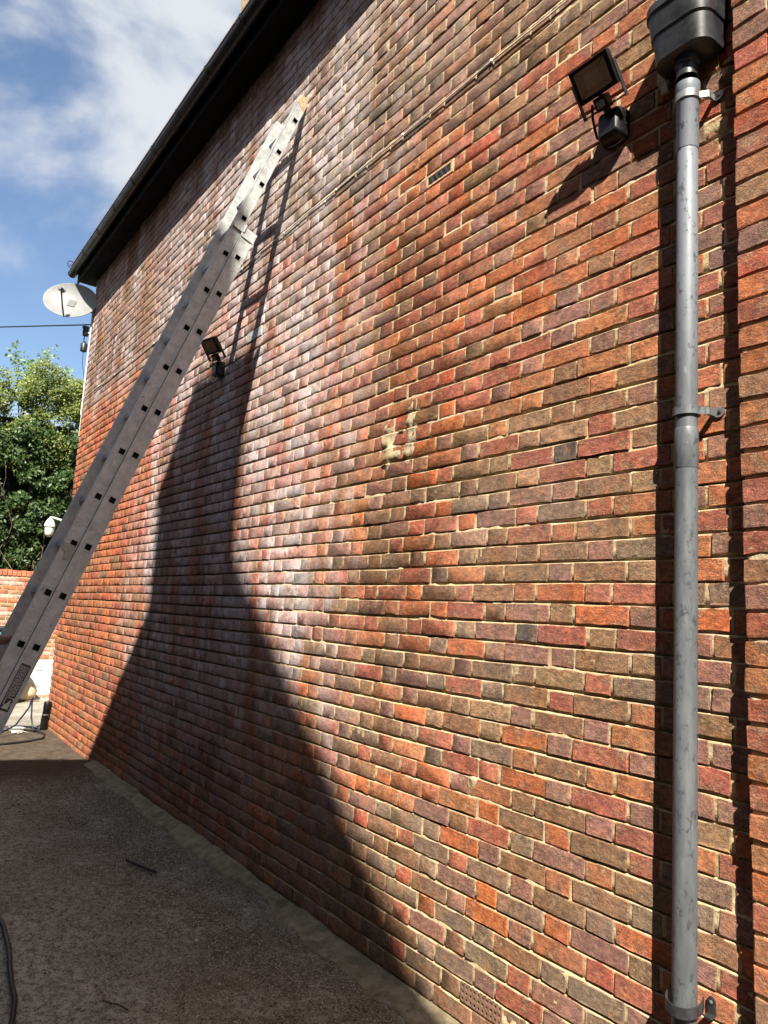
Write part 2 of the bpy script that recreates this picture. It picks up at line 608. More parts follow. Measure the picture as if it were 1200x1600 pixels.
# colours read off the photograph for the nearest bricks: course -> colours at u = 1, .5, 0, -.5, -1, ...
ROWS = {-13: 'rbOO', -12: 'brpOr', -11: 'rppp', -10: 'ropr', -9: 'ppop', -8: 'oobo', -7: 'bobo', -6: 'pbbt', -5: 'trtb', -4: 'brdr', -3: 'rtrb',
        -2: 'tbpp', -1: 'orgr', 0: 'obor', 1: 'gpbbbbObgb', 2: 'tbpbbogrbb', 3: 'rrOobrbOrr', 4: 'pObpbrOOop', 5: 'rbrdpgrrbr', 6: 'bbpppOgObo',
        7: 'grtbgpbbgg', 8: 'obrbgrgpgr', 9: 'opbptbbpob', 10: 'prpObbtQpp', 11: 'oobogprpbb', 12: 'prpOrrgorg', 13: 'rpbbopOrbr',
        14: 'rbObOoOoOb', 15: 'bopgrbpooO', 16: 'gbobpQgggp', 17: 'OgbpgrgrbR', 18: 'bpOgQpgbbg', 19: 'rRopOpbRgb', 20: 'pggbggOgbb', 21: 'rgprgbprbb',
        22: 'bgprpggbbg', 23: 'rbggbbgrgb', 24: 'grbgbbgbgb'}


def brick_colour(x, z, r, u):
    if r in ROWS:
        k = int(round((1 - u) / .5))
        if 0 <= k < len(ROWS[r]):
            c = PAL[ROWS[r][k]]
            j = random.uniform(.86, 1.14)
            return tuple(v * j * random.uniform(.95, 1.05) for v in c)
    # the far low part is orange, the upper part brown and mauve, the middle red
    s = vnoise(np.array([x]), np.array([z]), 1.3, 5)[0] * .5
    if z > 3.95 + s * .3:
        pool = 'bbbbttgggpppbo' if x > -2.5 else 'bbbpppgbpro'
        pool += 'or' if z < 4.3 else ''
    elif x < -4.6:
        pool = 'OOORRorrob'
    elif x < -2.3:
        pool = 'rrRppppbroo'
    elif z > 2.2:
        pool = 'ooOrrrRobpprO' if x > -2 else 'rrRrpppbo'
    else:
        pool = 'rrppboobbgO'
    c = PAL[random.choice(pool)]
    j = random.uniform(.86, 1.10) * (1 + .22 * vnoise(np.array([x + 40]), np.array([z]), .7, 6)[0])
    if z > 3.9:
        j *= .84
        c = tuple(.75 * a + .25 * b for a, b in zip(c, (.22, .155, .11)))
    return tuple(v * j * random.uniform(.93, 1.07) for v in c)


def brick_shape(w, h, seed):
    """one worn brick: face towards -Y, ~50 triangles, centred on its face"""
    R = random.Random(seed)
    hw, hh = w / 2, h / 2
    c = .0024
    pts = []
    nx = 4 if w > .15 else 2
    for i in range(nx + 1):
        pts.append([-hw + c + (w - 2 * c) * i / nx, -hh])
    pts.append([hw, -hh + c])
    pts.append([hw, hh - c])
    for i in range(nx + 1):
        pts.append([hw - c - (w - 2 * c) * i / nx, hh])
    pts.append([-hw, hh - c])
    pts.append([-hw, -hh + c])
    for p in pts:
        p[0] += R.uniform(-.0016, .0016)
        p[1] += R.uniform(-.0024, .0024)
    chips = [R.randrange(len(pts)) for _ in range(R.choice((0, 1, 1, 2, 3)))]     # broken arrises
    for q in chips:
        pts[q][0] -= math.copysign(R.uniform(.001, .005), pts[q][0])
        pts[q][1] -= math.copysign(R.uniform(.002, .006), pts[q][1])
    n = len(pts)
    e = .0014
    back = [(p[0], .035, p[1]) for p in pts]
    mid = [(p[0], R.uniform(.0008, .0022), p[1]) for p in pts]
    fr = [(p[0] - math.copysign(e + R.uniform(0, .0022), p[0]) * (abs(p[0]) > hw * .9), (R.uniform(.0005, .0016) if i in chips else R.uniform(-.0006, .0006)), p[1] - math.copysign(e + R.uniform(0, .0018), p[1]) * (abs(p[1]) > hh * .7)) for i, p in enumerate(pts)]
    vs = back + mid + fr
    fs = []
    for a in (0, n):
        for i in range(n):
            j = (i + 1) % n
            fs.append((a + i, a + j, a + n + j, a + n + i))
    fs.append(tuple(2 * n + i for i in range(n)))
    return vs, fs


HS, SS = (.1010, .0655), (.2135, .0655)
SHAPES = {k: [brick_shape(d[0], d[1], 100 * i + (0 if k == 'h' else 7)) for i in range(14)] for k, d in (('h', HS), ('s', SS))}
SHAPES['q'] = [brick_shape(.062, .0655, 900 + i) for i in range(6)]


def shape_mesh(k, i, cache={}):
    if (k, i) not in cache:
        me = bpy.data.meshes.new('brick_shape')
        me.from_pydata(*[SHAPES[k][i][0], [], SHAPES[k][i][1]])
        bm = bmesh.new()
        bm.from_mesh(me)
        bmesh.ops.recalc_face_normals(bm, faces=bm.faces)
        bm.to_mesh(me)
        bm.free()
        me.materials.append(M['brick'])
        cache[(k, i)] = me
    return cache[(k, i)]


def to_px(P):
    q = Vector(P) - CAM
    zc = q.dot(FW)
    if zc < .1:
        return None
    return 600 + 1108.4 * q.dot(R2) / zc, 800 - 1108.4 * q.dot(U2) / zc, zc


house = empty('brick_house', (XC, 0, 0))
tag(house, 'tall old brick house side with black eaves and weathered red brown brickwork', 'house')
house.location = (0, 0, 0)

# mortar bed of the wall (a real, slightly uneven sheet behind the brick faces)
wx = np.concatenate([np.arange(XC, -5.0, .03), np.arange(-5.0, -2.2, .02), np.arange(-2.2, PIER_X + .02, .0115)])
HH = SS[1] / 2


def course_off(x, r):
    """how a course wanders up and down along the wall"""
    x = np.asarray(x, dtype=float)
    rr = np.zeros_like(x) + r * .11
    return .007 * vnoise(x, rr, 1.2, 33) + .0025 * vnoise(x, rr * 9, .45, 34) + .003 * math.sin(r * 12.9898)


colz, coly = [], []
for r in range(26, -51, -1):
    zc = R0 - CH * r + course_off(wx, r)
    zn = R0 - CH * (r - 1) + course_off(wx, r - 1)
    zl = zc + HH
    zu = zn - HH
    a1 = vnoise(wx, wx * 0 + r * 7.3, .022, 61) * .0016
    a2 = vnoise(wx, wx * 0 + r * 3.1, .06, 62)
    a3 = vnoise(wx, wx * 0 + r * .9, .35, 63)
    full = np.clip((a3 + a2 * .5 - .35) * 3, 0, 1)          # stretches that are pointed flush
    far = np.clip((-wx - 1.6) / 1.6, 0, 1)
    deep = (.0150 + .009 * far) * (1 - full * (1 - .6 * far)) + .0022 * full + a2 * .002
    for zz, yy in ((zc, .0034 + a1), (zl - .006, .0034 + a1), (zl + .0004, .0012 + a1 * .8 + a2 * .0012), (zl + (.30 + .12 * a2) * (zu - zl), deep * .80 + a1), (zu - .0006, deep + a1), (zu + .006, .0032 + a1)):
        colz.append(zz)
        coly.append(yy)
WZ = np.stack(colz, 1)
WY = np.stack(coly, 1)
WX = np.repeat(wx[:, None], WZ.shape[1], 1)
WY = WY + vnoise(WX, WZ, .6, 23) * .0012 + vnoise(WX, WZ, .03, 22) * .0008
keep = WZ[0] < ZT + .02
WX, WY, WZ = WX[:, keep], WY[:, keep], WZ[:, keep]
# raised smears of repointing round one replaced brick
def gs(cx, cz, wx_, wz_, k=1.):
    return k * np.exp(-(((WX - cx) / wx_) ** 2 + ((WZ - cz) / wz_) ** 2))


sm = gs(-1.115, 2.44, .060, .05) + gs(-1.09, 2.345, .085, .050, 1.1) + gs(-1.10, 2.40, .035, .10) + gs(-.925, 2.50, .042, .075, 1.1) + gs(-.935, 2.38, .035, .10) + gs(-1.0, 2.455, .12, .014, .8) + gs(-.97, 2.335, .05, .02, .7)
sm += gs(.60, 3.18, .05, .02, .7) + gs(.645, 3.40, .02, .07, .7) + gs(-.19, .12, .07, .05, 1.) + gs(-.42, .922, .022, .02, .9) + gs(.05, .40, .12, .012, .7) + gs(-.05, .30, .10, .012, .6)
nzs = vnoise(WX, WZ, .03, 24) * .55 + vnoise(WX, WZ, .012, 25) * .45
WY = WY - np.clip(sm * (1.0 + .9 * nzs) + .25 * nzs * (sm > .1) - .34, 0, .8) * .016
nI, nJ = WX.shape
idx = np.arange(nI * nJ).reshape(nI, nJ)
F = np.stack([idx[:-1, :-1], idx[1:, :-1], idx[1:, 1:], idx[:-1, 1:]], -1).reshape(-1, 4)
wall = np_mesh('wall', np.stack([WX, WY, WZ], -1).reshape(-1, 3), F, M['mortar'], house, True)

# openings taken by vents and by the pier
VENTS = []
for vx, vr, vw, vh in ((-.79, -24, .20, .066), (-.344, 23, .215, .066), (-2.78, -21, .225, .070)):
    VENTS.append((vx, R0 - CH * vr + float(course_off(np.array([vx]), vr)[0]), vw, vh))


def spans(x, z, w):
    """the stretch of a brick left over beside a vent"""
    a, b = x - w / 2, x + w / 2
    for vx, vz, vw, vh in VENTS:
        if abs(z - vz) < (vh + .066) / 2 - .020:
            c, d = vx - vw / 2 - .008, vx + vw / 2 + .008
            if a < d and b > c:
                out = []
                if c - a > .035:
                    out.append((a, c))
                if b - d > .035:
                    out.append((d, b))
                return out
    return [(a, b)]


bricks = []
for r in range(-50, 26):
    z = R0 - CH * r
    if z > ZT - .02:
        continue
    drift = random.uniform(-.010, .010)
    for iu in range(-52, 6):
        u = iu * .5
        head = (iu % 2 == 0) == (r % 2 == 0)
        x = u * .3375 + drift + random.uniform(-.0025, .0025)
        w = (HS[0] if head else SS[0])
        if x - w / 2 > PIER_X - .05 or x + w / 2 < XC + .03:
            continue
        col = brick_colour(x, z, r, u)
        for a, b in spans(x, z, w):
            a, b = max(a, XC - .004), min(b, PIER_X - .004)
            ww = b - a
            if ww < .03:
                continue
            k = 's' if ww > .16 else ('h' if ww > .085 else 'q')
            base_w = {'s': SS[0], 'h': HS[0], 'q': .062}[k]
            xx = (a + b) / 2
            zz = z + float(course_off(np.array([xx]), r)[0]) + random.uniform(-.001, .001)
            y = .0006 - random.random() ** 2.2 * .0055
            bricks.append((xx, y, zz, k, random.randrange(len(SHAPES[k])), random.uniform(-.007, .007), random.uniform(-.006, .006), col, ww / base_w))


def rank(b):
    q = to_px((b[0], b[1], b[2]))
    if q is None or not (-10 < q[0] < 1210 and -10 < q[1] < 1610):
        return 1e9
    if 1052 < q[0] < 1092 and 150 < q[1]:
        return q[2] + .3
    return q[2] - (.25 if b[3] == 's' else 0)


order = sorted(range(len(bricks)), key=lambda i: rank(bricks[i]))
singles = set(order[:300])


def place_brick(b, parent, dy=0.):
    x, y, z, k, i, ry, rz, c = b[:8]
    o = bpy.data.objects.new('brick', shape_mesh(k, i))
    o.location = (x, y + dy, z)
    o.rotation_euler = (0, ry, rz)
    o.color = (*c, 1)
    if len(b) > 8:
        o.scale = (b[8], 1, 1)
    return put(o, parent)


def join_bricks(name, lst, parent, mat, dy=0., frame=None):
    V, Fl, Ct, LS, LT, Rn = [], [], [], [], [], []
    nv = 0
    nl = 0
    for bb in lst:
        x, y, z, k, i, ry, rz, c = bb[:8]
        sxx = bb[8] if len(bb) > 8 else 1.
        vs, fs = SHAPES[k][i]
        a = np.array(vs) * np.array([sxx, 1, 1])
        cr, sr = math.cos(ry), math.sin(ry)
        ax = a[:, 0] * cr + a[:, 2] * sr
        az = -a[:, 0] * sr + a[:, 2] * cr
        ay = a[:, 1] + a[:, 0] * math.sin(rz)
        rq = random.random()
        P = np.stack([ax + x, ay + y + dy, az + z], 1)
        if frame is not None:
            P = frame(P)
        V.append(P)
        for f in fs:
            q = [j + nv for j in f]
            Fl += q
            LS.append(nl)
            LT.append(len(q))
            nl += len(q)
            Ct.append(c)
            Rn.append(rq)
        nv += len(vs)
    me = bpy.data.meshes.new(name)
    V = np.concatenate(V).astype(np.float32)
    me.vertices.add(len(V))
    me.vertices.foreach_set('co', V.ravel())
    me.loops.add(nl)
    me.loops.foreach_set('vertex_index', np.array(Fl, dtype=np.int32))
    me.polygons.add(len(LS))
    me.polygons.foreach_set('loop_start', np.array(LS, dtype=np.int32))
    me.polygons.foreach_set('loop_total', np.array(LT, dtype=np.int32))
    me.update(calc_edges=True)
    at = me.attributes.new('brickcol', 'FLOAT_COLOR', 'FACE')
    at.data.foreach_set('color', np.concatenate([np.array(Ct), np.ones((len(Ct), 1))], 1).astype(np.float32).ravel())
    at = me.attributes.new('brickrnd', 'FLOAT', 'FACE')
    at.data.foreach_set('value', np.array(Rn, dtype=np.float32))
    bm = bmesh.new()
    bm.from_mesh(me)
    bmesh.ops.recalc_face_normals(bm, faces=bm.faces)
    bm.to_mesh(me)
    bm.free()
    me.materials.append(mat)
    return put(bpy.data.objects.new(name, me), parent)


for i in sorted(singles):
    place_brick(bricks[i], wall)
rest = join_bricks('bricks', [b for i, b in enumerate(bricks) if i not in singles], wall, M['brick_far'])
rest['kind'] = 'stuff'

# pier: a slightly proud strip of wall at the near end
pz = np.arange(-.06, ZT, .0125)
px_ = np.concatenate([np.arange(PIER_X + .004, 1.0, .0125), np.arange(1.0, XR, .08)])
PX, PZ = np.meshgrid(px_, pz, indexing='ij')
PYv = PIER_Y + .0062 + vnoise(PX, PZ, .05, 41) * .0025 + vnoise(PX, PZ, .02, 42) * .0018
nI, nJ = PX.shape
idx = np.arange(nI * nJ).reshape(nI, nJ)
PV = np.stack([PX, PYv, PZ], -1).reshape(-1, 3)
PF = np.stack([idx[:-1, :-1], idx[1:, :-1], idx[1:, 1:], idx[:-1, 1:]], -1).reshape(-1, 4)
# side of the pier
nb = len(PV)
side = np.stack([np.full(nJ, PIER_X + .004), np.full(nJ, .012), pz], 1)
PV = np.concatenate([PV, side])
sf = np.stack([idx[0, :-1], idx[0, 1:], nb + np.arange(1, nJ), nb + np.arange(0, nJ - 1)], 1)
pier = np_mesh('pier', PV, np.concatenate([PF, sf]), M['mortar'], house, False)
pier_rest = []
for r in range(-50, 26):
    z = R0 - CH * (r + .12)
    if z > ZT - .02:
        continue
    x = PIER_X
    first = True
    j = 0
    while x < XR - .25:
        k = 's' if (r + j) % 2 == 0 else 'h'
        w = SS[0] if k == 's' else HS[0]
        c = brick_colour(1.2, z if z > 3.9 else 2.5, 99, 0)
        b = (x + w / 2 + (random.uniform(-.004, .003) if first else 0), PIER_Y - random.random() ** 2 * .005, z + random.uniform(-.002, .002), k, random.randrange(14), random.uniform(-.01, .01), random.uniform(-.006, .006), c)
        q = to_px((b[0], b[1], b[2]))
        vis = q and -60 < q[0] < 1260 and -30 < q[1] < 1630 and first
        if vis:
            place_brick(b, pier)
        else:
            pier_rest.append(b)
        x += w + .010
        j += 1
        first = False
pr = join_bricks('bricks', pier_rest, pier, M['brick_far'])
pr['kind'] = 'stuff'

# end wall, back and body of the house
mb = MB().box((XC + .002, .02, -.3), (XR, 7.0, ZT))
body = mb.build('end_wall', M['mortar'], house)
endb = []
for r in range(-50, 26):
    z = R0 - CH * r
    if z > ZT - .02:
        continue
    yy = .0 if r % 2 else .112
    j = 0
    while yy < 1.4:
        k = 's' if (j + r) % 2 == 0 else 'h'
        w = SS[0] if k == 's' else HS[0]
        endb.append((yy + w / 2, 0, z, k, random.randrange(14), 0, 0, brick_colour(-7, z, 99, 0)))
        yy += w + .01
        j += 1
eb = join_bricks('bricks', endb, body, M['brick_far'], frame=lambda P: np.stack([XC - .004 + P[:, 1], P[:, 0] + .002, P[:, 2]], 1))
eb['kind'] = 'stuff'

# eaves: soffit, fascia, half round gutter with brackets
MB().box((XC - .17, -.185, ZT), (XR, .03, ZT + .022)).build('soffit', M['black_paint'], house)
MB().box((XC - .17, -.207, ZT - .03), (XR, -.187, ZT + .17)).build('fascia', M['black_paint'], house, .003)
mb = MB().box((XC - .172, -.15, ZT + .024), (XC - .155, .9, ZT + .12))
mb.build('barge_board', M['black_paint'], house, .002)
GYc, GZc, GR = -.268, ZT + .105, .058
mb = MB()
prof = []
for k in range(13):
    t = math.pi + math.pi * k / 12
    prof.append((GYc + GR * math.cos(t), GZc + GR * math.sin(t)))
inner = [(GYc + (GR - .004) * math.cos(math.pi + math.pi * k / 12), GZc + (GR - .004) * math.sin(math.pi + math.pi * k / 12)) for k in range(12, -1, -1)]
ringp = prof + inner
mb.loft([[(x, a, b) for a, b in ringp] for x in (XC - .21, XR)])
gut = mb.build('gutter', M['black_gutter'], house, 0, 40)
mb = MB()
mb.loft([[(XC - .213 + dx, GYc + (GR + .002) * math.cos(math.pi + math.pi * k / 12), GZc + .002 + (GR + .002) * math.sin(math.pi + math.pi * k / 12)) for k in range(13)] for dx in (0, .02)])
mb.build('stop_end', M['black_gutter'], gut)
for i in range(18):
    x = -7.27 + i * .645
    if x > XR - .1:
        break
    mb = MB()
    out = [(GYc + (GR + .012) * math.cos(math.pi + math.pi * k / 10), GZc + .010 + (GR + .012) * math.sin(math.pi + math.pi * k / 10)) for k in range(11)]
    inn = [(GYc + (GR + .0015) * math.cos(math.pi + math.pi * k / 10), GZc + .004 + (GR + .0015) * math.sin(math.pi + math.pi * k / 10)) for k in range(10, -1, -1)]
    mb.loft([[(x + dx, a, b) for a, b in out + inn] for dx in (-.013, .013)])
    mb.box((x - .013, -.2095, GZc - .05), (x + .013, -.2075, GZc + .03))
    mb.build('gutter_bracket', M['black_gutter'], gut)
# scroll at the gutter's end
pts = []
for k in range(22):
    t = k / 21 * 2.3 * math.pi
    rr = .055 - .038 * k / 21
    pts.append((XC - .19, GYc - .055 - rr * math.sin(t) * .9 + .02, GZc + .075 + .045 - rr * math.cos(t)))
MB().tube([(XC - .19, GYc - .03, GZc)] + pts, .0055, 6).build('scroll', M['dark_steel'], gut, 0, 60)

# roof slope and the chimney stack peeping over the gutter
mb = MB()
rs = math.tan(math.radians(35))
mb.add([(XC - .2, -.29, ZT + .185), (XR, -.29, ZT + .185), (XR, 3.5, ZT + .185 + 3.79 * rs), (XC - .2, 3.5, ZT + .185 + 3.79 * rs), (XR, 7.3, ZT + .185), (XC - .2, 7.3, ZT + .185)],
       [(0, 1, 2, 3), (3, 2, 4, 5)])
roof = mb.build('roof', M['roof_tile'], house)
tl = MB()
for i in range(4):
    for j in range(36):
        x0 = XC - .2 + j * .30
        y0 = -.30 + i * .28
        z0 = ZT + .192 + (y0 + .29) * rs
        tl.add([(x0, y0, z0 + .006), (x0 + .294, y0, z0 + .006), (x0 + .294, y0 + .33, z0 + .33 * rs - .004), (x0, y0 + .33, z0 + .33 * rs - .004),
                (x0, y0, z0 + .020), (x0 + .294, y0, z0 + .020), (x0 + .294, y0 + .33, z0 + .33 * rs + .008), (x0, y0 + .33, z0 + .33 * rs + .008)],
               [(0, 1, 5, 4), (4, 5, 6, 7), (0, 4, 7, 3), (1, 2, 6, 5), (0, 3, 2, 1)])
to = tl.build('roof_tiles', M['roof_tile'], roof)
to['kind'] = 'stuff'
chm = MB().box((-5.03, .55, ZT + .5), (-4.05, 1.1, 9.2))
chm.box((-5.07, .51, 9.2), (-4.01, 1.14, 9.34))
M['chim'] = worn('sandy_chimney_brick', (.36, .27, .17), .9, 0, .4, 18, .004, .2, (.16, .11, .08), .6)
chim = chm.build('chimney', M['chim'], roof, .006)

# vents in the wall
vx, vz, vw, vh = VENTS[0]
mb = MB()
fr = .012
yb, yf = .05, -.004
mb.box((vx - vw / 2, yf, vz + vh / 2 - fr), (vx + vw / 2, yb, vz + vh / 2))
mb.box((vx - vw / 2, yf, vz - vh / 2), (vx + vw / 2, yb, vz - vh / 2 + fr))
mb.box((vx - vw / 2, yf, vz - vh / 2 + fr), (vx - vw / 2 + fr, yb, vz + vh / 2 - fr))
mb.box((vx + vw / 2 - fr - .006, yf, vz - vh / 2 + fr), (vx + vw / 2, yb, vz + vh / 2 - fr))
v1 = mb.build('louvre_vent', worn('buff_vent_clay', (.56, .36, .20), .85, 0, .25, 60, .001), house, .002)
MB().box((vx - vw / 2 + fr, -.0018, vz - vh / 2 + fr), (vx + vw / 2 - fr, -.0012, vz + vh / 2 - fr)).build('painted_vent_shade', M['hole_shade'], v1)  # solid dark slab: the shade of the opening is painted on
for i in range(4):
    xx = vx - vw / 2 + .042 + i * .036
    MB().obox((xx, -.004, vz), ((1, .0, .35), (0, 1, 0), (-.35, 0, 1)), (.0055, .003, .020)).build('fin', M['dark_steel'], v1)

vx, vz, vw, vh = VENTS[1]


def grid_vent(name, vx, vz, vw, vh, nx, nz_, mat, label, yf=-.003, hs=.45):
    """a plate with real square holes: built as bars"""
    mb = MB()
    cw, chh = vw / nx, vh / nz_
    bx, bz = cw * (1 - hs), chh * (1 - hs)
    for i in range(nx + 1):
        xc_ = vx - vw / 2 + i * cw
        a, b = max(vx - vw / 2, xc_ - bx / 2), min(vx + vw / 2, xc_ + bx / 2)
        mb.box((a, yf, vz - vh / 2), (b, .02, vz + vh / 2))
    for j in range(nz_ + 1):
        zc_ = vz - vh / 2 + j * chh
        a, b = max(vz - vh / 2, zc_ - bz / 2), min(vz + vh / 2, zc_ + bz / 2)
        mb.box((vx - vw / 2 + .0005, yf - .0004, a), (vx + vw / 2 - .0005, .0195, b))
    o = mb.build(name, mat, house)
    o['label'] = label
    MB().box((vx - vw / 2 + .002, .003, vz - vh / 2 + .002), (vx + vw / 2 - .002, .006, vz + vh / 2 - .002)).build('painted_shade_sheet', M['hole_shade'], o)  # solid dark sheet behind the bars, painted as the shade in the holes
    return o


grid_vent('air_brick', vx, vz, vw, vh, 10, 3, M['terracotta'], 'brown clay air brick with square holes near the ground', -.004, .52)
vx, vz, vw, vh = VENTS[2]
grid_vent('wall_vent', vx, vz, vw, vh, 11, 5, M['vent_plastic'], 'pale plastic grille in the wall beside the far floodlight', -.006, .5)

# a rough mortar strip left behind the hopper and pier joint
mb = MB()
rn = random.Random(5)
rings = []
for k in range(16):
    z = 3.40 + k * .028
    w = .030 + rn.uniform(-.008, .012)
    xc_ = .416 + rn.uniform(-.004, .004) + max(0, (3.46 - z)) * .25
    rings.append([(xc_ - w / 2, .004, z), (xc_ - w / 2 + .006, -.010 - rn.uniform(0, .006), z), (xc_ + w / 2 - .004, -.012 - rn.uniform(0, .006), z), (xc_ + w / 2, .004, z)])
mb.loft(rings)
mb.build('mortar_smear', M['mortar'], house)

# cement fillet where the wall meets the ground
fx = np.arange(-5.6, .66, .05)
rows = []
wdt = .095 + .05 * vnoise(fx, fx * 0, .5, 51) + .03 * vnoise(fx, fx * 0, .17, 52)
hgt = .035 + .010 * vnoise(fx, fx * 0, .4, 53)
prof = [(0.02, 1.0), (-.02, 1.0), (.25, .78), (.55, .50), (.85, .30), (1.0, .05), (1.03, -.3)]
V = []
for a, (t, hh) in enumerate(prof):
    V.append(np.stack([fx, np.where(t <= .02, .02 if a == 0 else -.004, -wdt * t), hgt * hh + .007 * vnoise(fx, fx * 0 + a, .09, 54 + a)], 1))
V = np.stack(V, 1)
nI, nJ = V.shape[:2]
idx = np.arange(nI * nJ).reshape(nI, nJ)
F = np.stack([idx[:-1, :-1], idx[1:, :-1], idx[1:, 1:], idx[:-1, 1:]], -1).reshape(-1, 4)
fo = np_mesh('cement_fillet', V.reshape(-1, 3), F[:, ::-1], M['fillet'], None, True)
tag(fo, 'smooth cement fillet along the foot of the brick wall', None, None, 'structure')

# ------------------------------------------------------------------ downpipe and hopper
pipe = empty('downpipe', (.50, -.06, .0))
tag(pipe, 'weathered grey round downpipe on the brick wall beside the pier', 'downpipe')
pipe.location = (0, 0, 0)
PT, PB = Vector((.5445, -.06, 3.315)), Vector((.497, -.06, .03))


def pp(z):
    t = (z - PB.z) / (PT.z - PB.z)
    return PB + (PT - PB) * t


def pipe_seg(name, z0, z1, r, mat, n=28):
    return MB().tube([pp(z0), pp((z0 + z1) / 2), pp(z1)], r, n).build(name, mat, pipe, 0, 40)


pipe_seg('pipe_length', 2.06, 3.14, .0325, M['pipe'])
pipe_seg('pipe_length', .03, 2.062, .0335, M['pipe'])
up = MB()
up.lathe(pp(3.10), (PT - PB), [(.0335, 0), (.0350, .003), (.0350, .19), (.0385, .195), (.0385, .235), (.0345, .238), (.0335, .20), (.033, .0)], 28)
up.build('socket', M['pipe'], pipe, 0, 40)
up = MB()
up.lathe(pp(2.045), (PT - PB), [(.0337, 0), (.0355, .004), (.0355, .10), (.0345, .125), (.0335, .128)], 28)
up.build('socket', M['pipe'], pipe, 0, 40)


def clip(z, open_front=False, mat=None):
    c = pp(z)
    mat = mat or M['pipe']
    mb = MB()
    n = 24
    a0, a1 = (0, 2 * math.pi)
    ro, ri = .0405, .0362
    h = .014
    if open_front:
        ro, ri = .050, .0455
        mb2 = []
        for k in range(19):
            t = math.radians(150) + math.radians(240) * k / 18
            dz = -.022 * math.sin(math.pi * k / 18)
            mb2.append([(c.x + ro * math.cos(t), c.y + ro * math.sin(t), c.z + dz - h), (c.x + ri * math.cos(t), c.y + ri * math.sin(t), c.z + dz - h),
                        (c.x + ri * math.cos(t), c.y + ri * math.sin(t), c.z + dz + h), (c.x + ro * math.cos(t), c.y + ro * math.sin(t), c.z + dz + h)])
        mb.loft(mb2)
    else:
        mb.lathe(c - Vector((0, 0, h)), (0, 0, 1), [(ri, 0), (ro, .001), (ro, 2 * h - .001), (ri, 2 * h)], n)
        # strap and lug to the wall on the right
        mb.obox((c.x + .047, c.y + .012, c.z - .002), ((1, .75, 0), (.75, -1, 0), (0, 0, 1)), (.017, .002, .011))
        mb.obox((c.x + .060, -.006, c.z - .004), ((1, 0, 0), (0, 1, 0), (0, 0, 1)), (.004, .030, .011))
    o = mb.build('pipe_clip', mat, pipe, 0, 40)
    if not open_front:
        lug = MB()
        lug.loft([[(c.x + .074 + (.020 * math.cos(2 * math.pi * k / 16)), y, c.z - .004 + .016 * math.sin(2 * math.pi * k / 16)) for k in range(16)] for y in (-.010, -.005)])
        lug.build('lug', M['dark_steel'] if z > 3 else M['steel'], o)
        MB().lathe((c.x + .078, -.010, c.z - .004), (0, -1, 0), [(.006, 0), (.006, .003), (.002, .0045)], 8, True).build('screw', M['dark_steel'], o)
    return o


clip(3.285, False, M['steel'])
clip(2.225)
clip(.545, True, M['dark_steel'])
# loose lug left on the wall
lug = empty('wall_bracket', (.553, 0, .53))
tag(lug, 'small dark steel bracket lug screwed to brick right of the downpipe foot', 'bracket')
mb = MB()
mb.box((-.012, -.008, -.022), (.012, -.003, .014))
mb.lathe((0, -.003, .014), (0, -1, 0), [(.012, 0), (.012, .005)], 14, True)
mb.box((-.012, -.030, -.024), (.012, -.006, -.0195))
lo = mb.build('bracket_plate', M['dark_steel'], lug, .001)
MB().lathe((0, -.008, .012), (0, -1, 0), [(.005, 0), (.005, .003), (.002, .004)], 8, True).build('screw', M['steel'], lo)

hop = empty('rainwater_hopper', (.545, 0, 3.43))
tag(hop, 'black plastic rainwater hopper above the grey downpipe', 'rainwater hopper')


def dshape(hw, d, n=8, rc=.055, y0=-.003):
    """plan outline: flat at the wall, rounded front corners"""
    P = [(-hw, y0)]
    for k in range(n + 1):
        t = math.pi + math.pi / 2 * k / n
        P.append((-hw + rc + rc * math.cos(t), -d + rc + rc * math.sin(t)))
    for k in range(n + 1):
        t = 1.5 * math.pi + math.pi / 2 * k / n
        P.append((hw - rc + rc * math.cos(t), -d + rc + rc * math.sin(t)))
    P.append((hw, y0))
    return P


lv = [(0, .092, .118, .05), (.004, .098, .126, .055), (.092, .103, .137, .058), (.095, .108, .142, .06), (.17, .112, .152, .062), (.173, .118, .158, .066), (.20, .118, .158, .066)]
MB().loft([[(x, y, z) for x, y in dshape(hw, d, 8, rc)] for z, hw, d, rc in lv]).build('bowl', M['black_plastic'], hop, 0, 35)
MB().lathe((.0, -.062, .006), (0, 0, -1), [(.040, 0), (.040, .030), (.0345, .034), (.0345, .078), (.0305, .078), (.0305, .01)], 26).build('outlet', M['black_plastic'], hop, 0, 40)
MB().tube([(0.0, -.07, .17), (0.0, -.07, 1.9), (0.0, -.10, 2.1), (0.0, -.26, 2.36)], .034, 20).build('inlet_pipe', M['black_plastic'], hop, 0, 40)
MB().obox((-.045, -.02, -.012), ((1, 0, 0), (0, 1, 0), (0, 0, 1)), (.045, .017, .014)).build('fixing_foot', M['black_plastic'], hop, .006)

# ------------------------------------------------------------------ floodlights


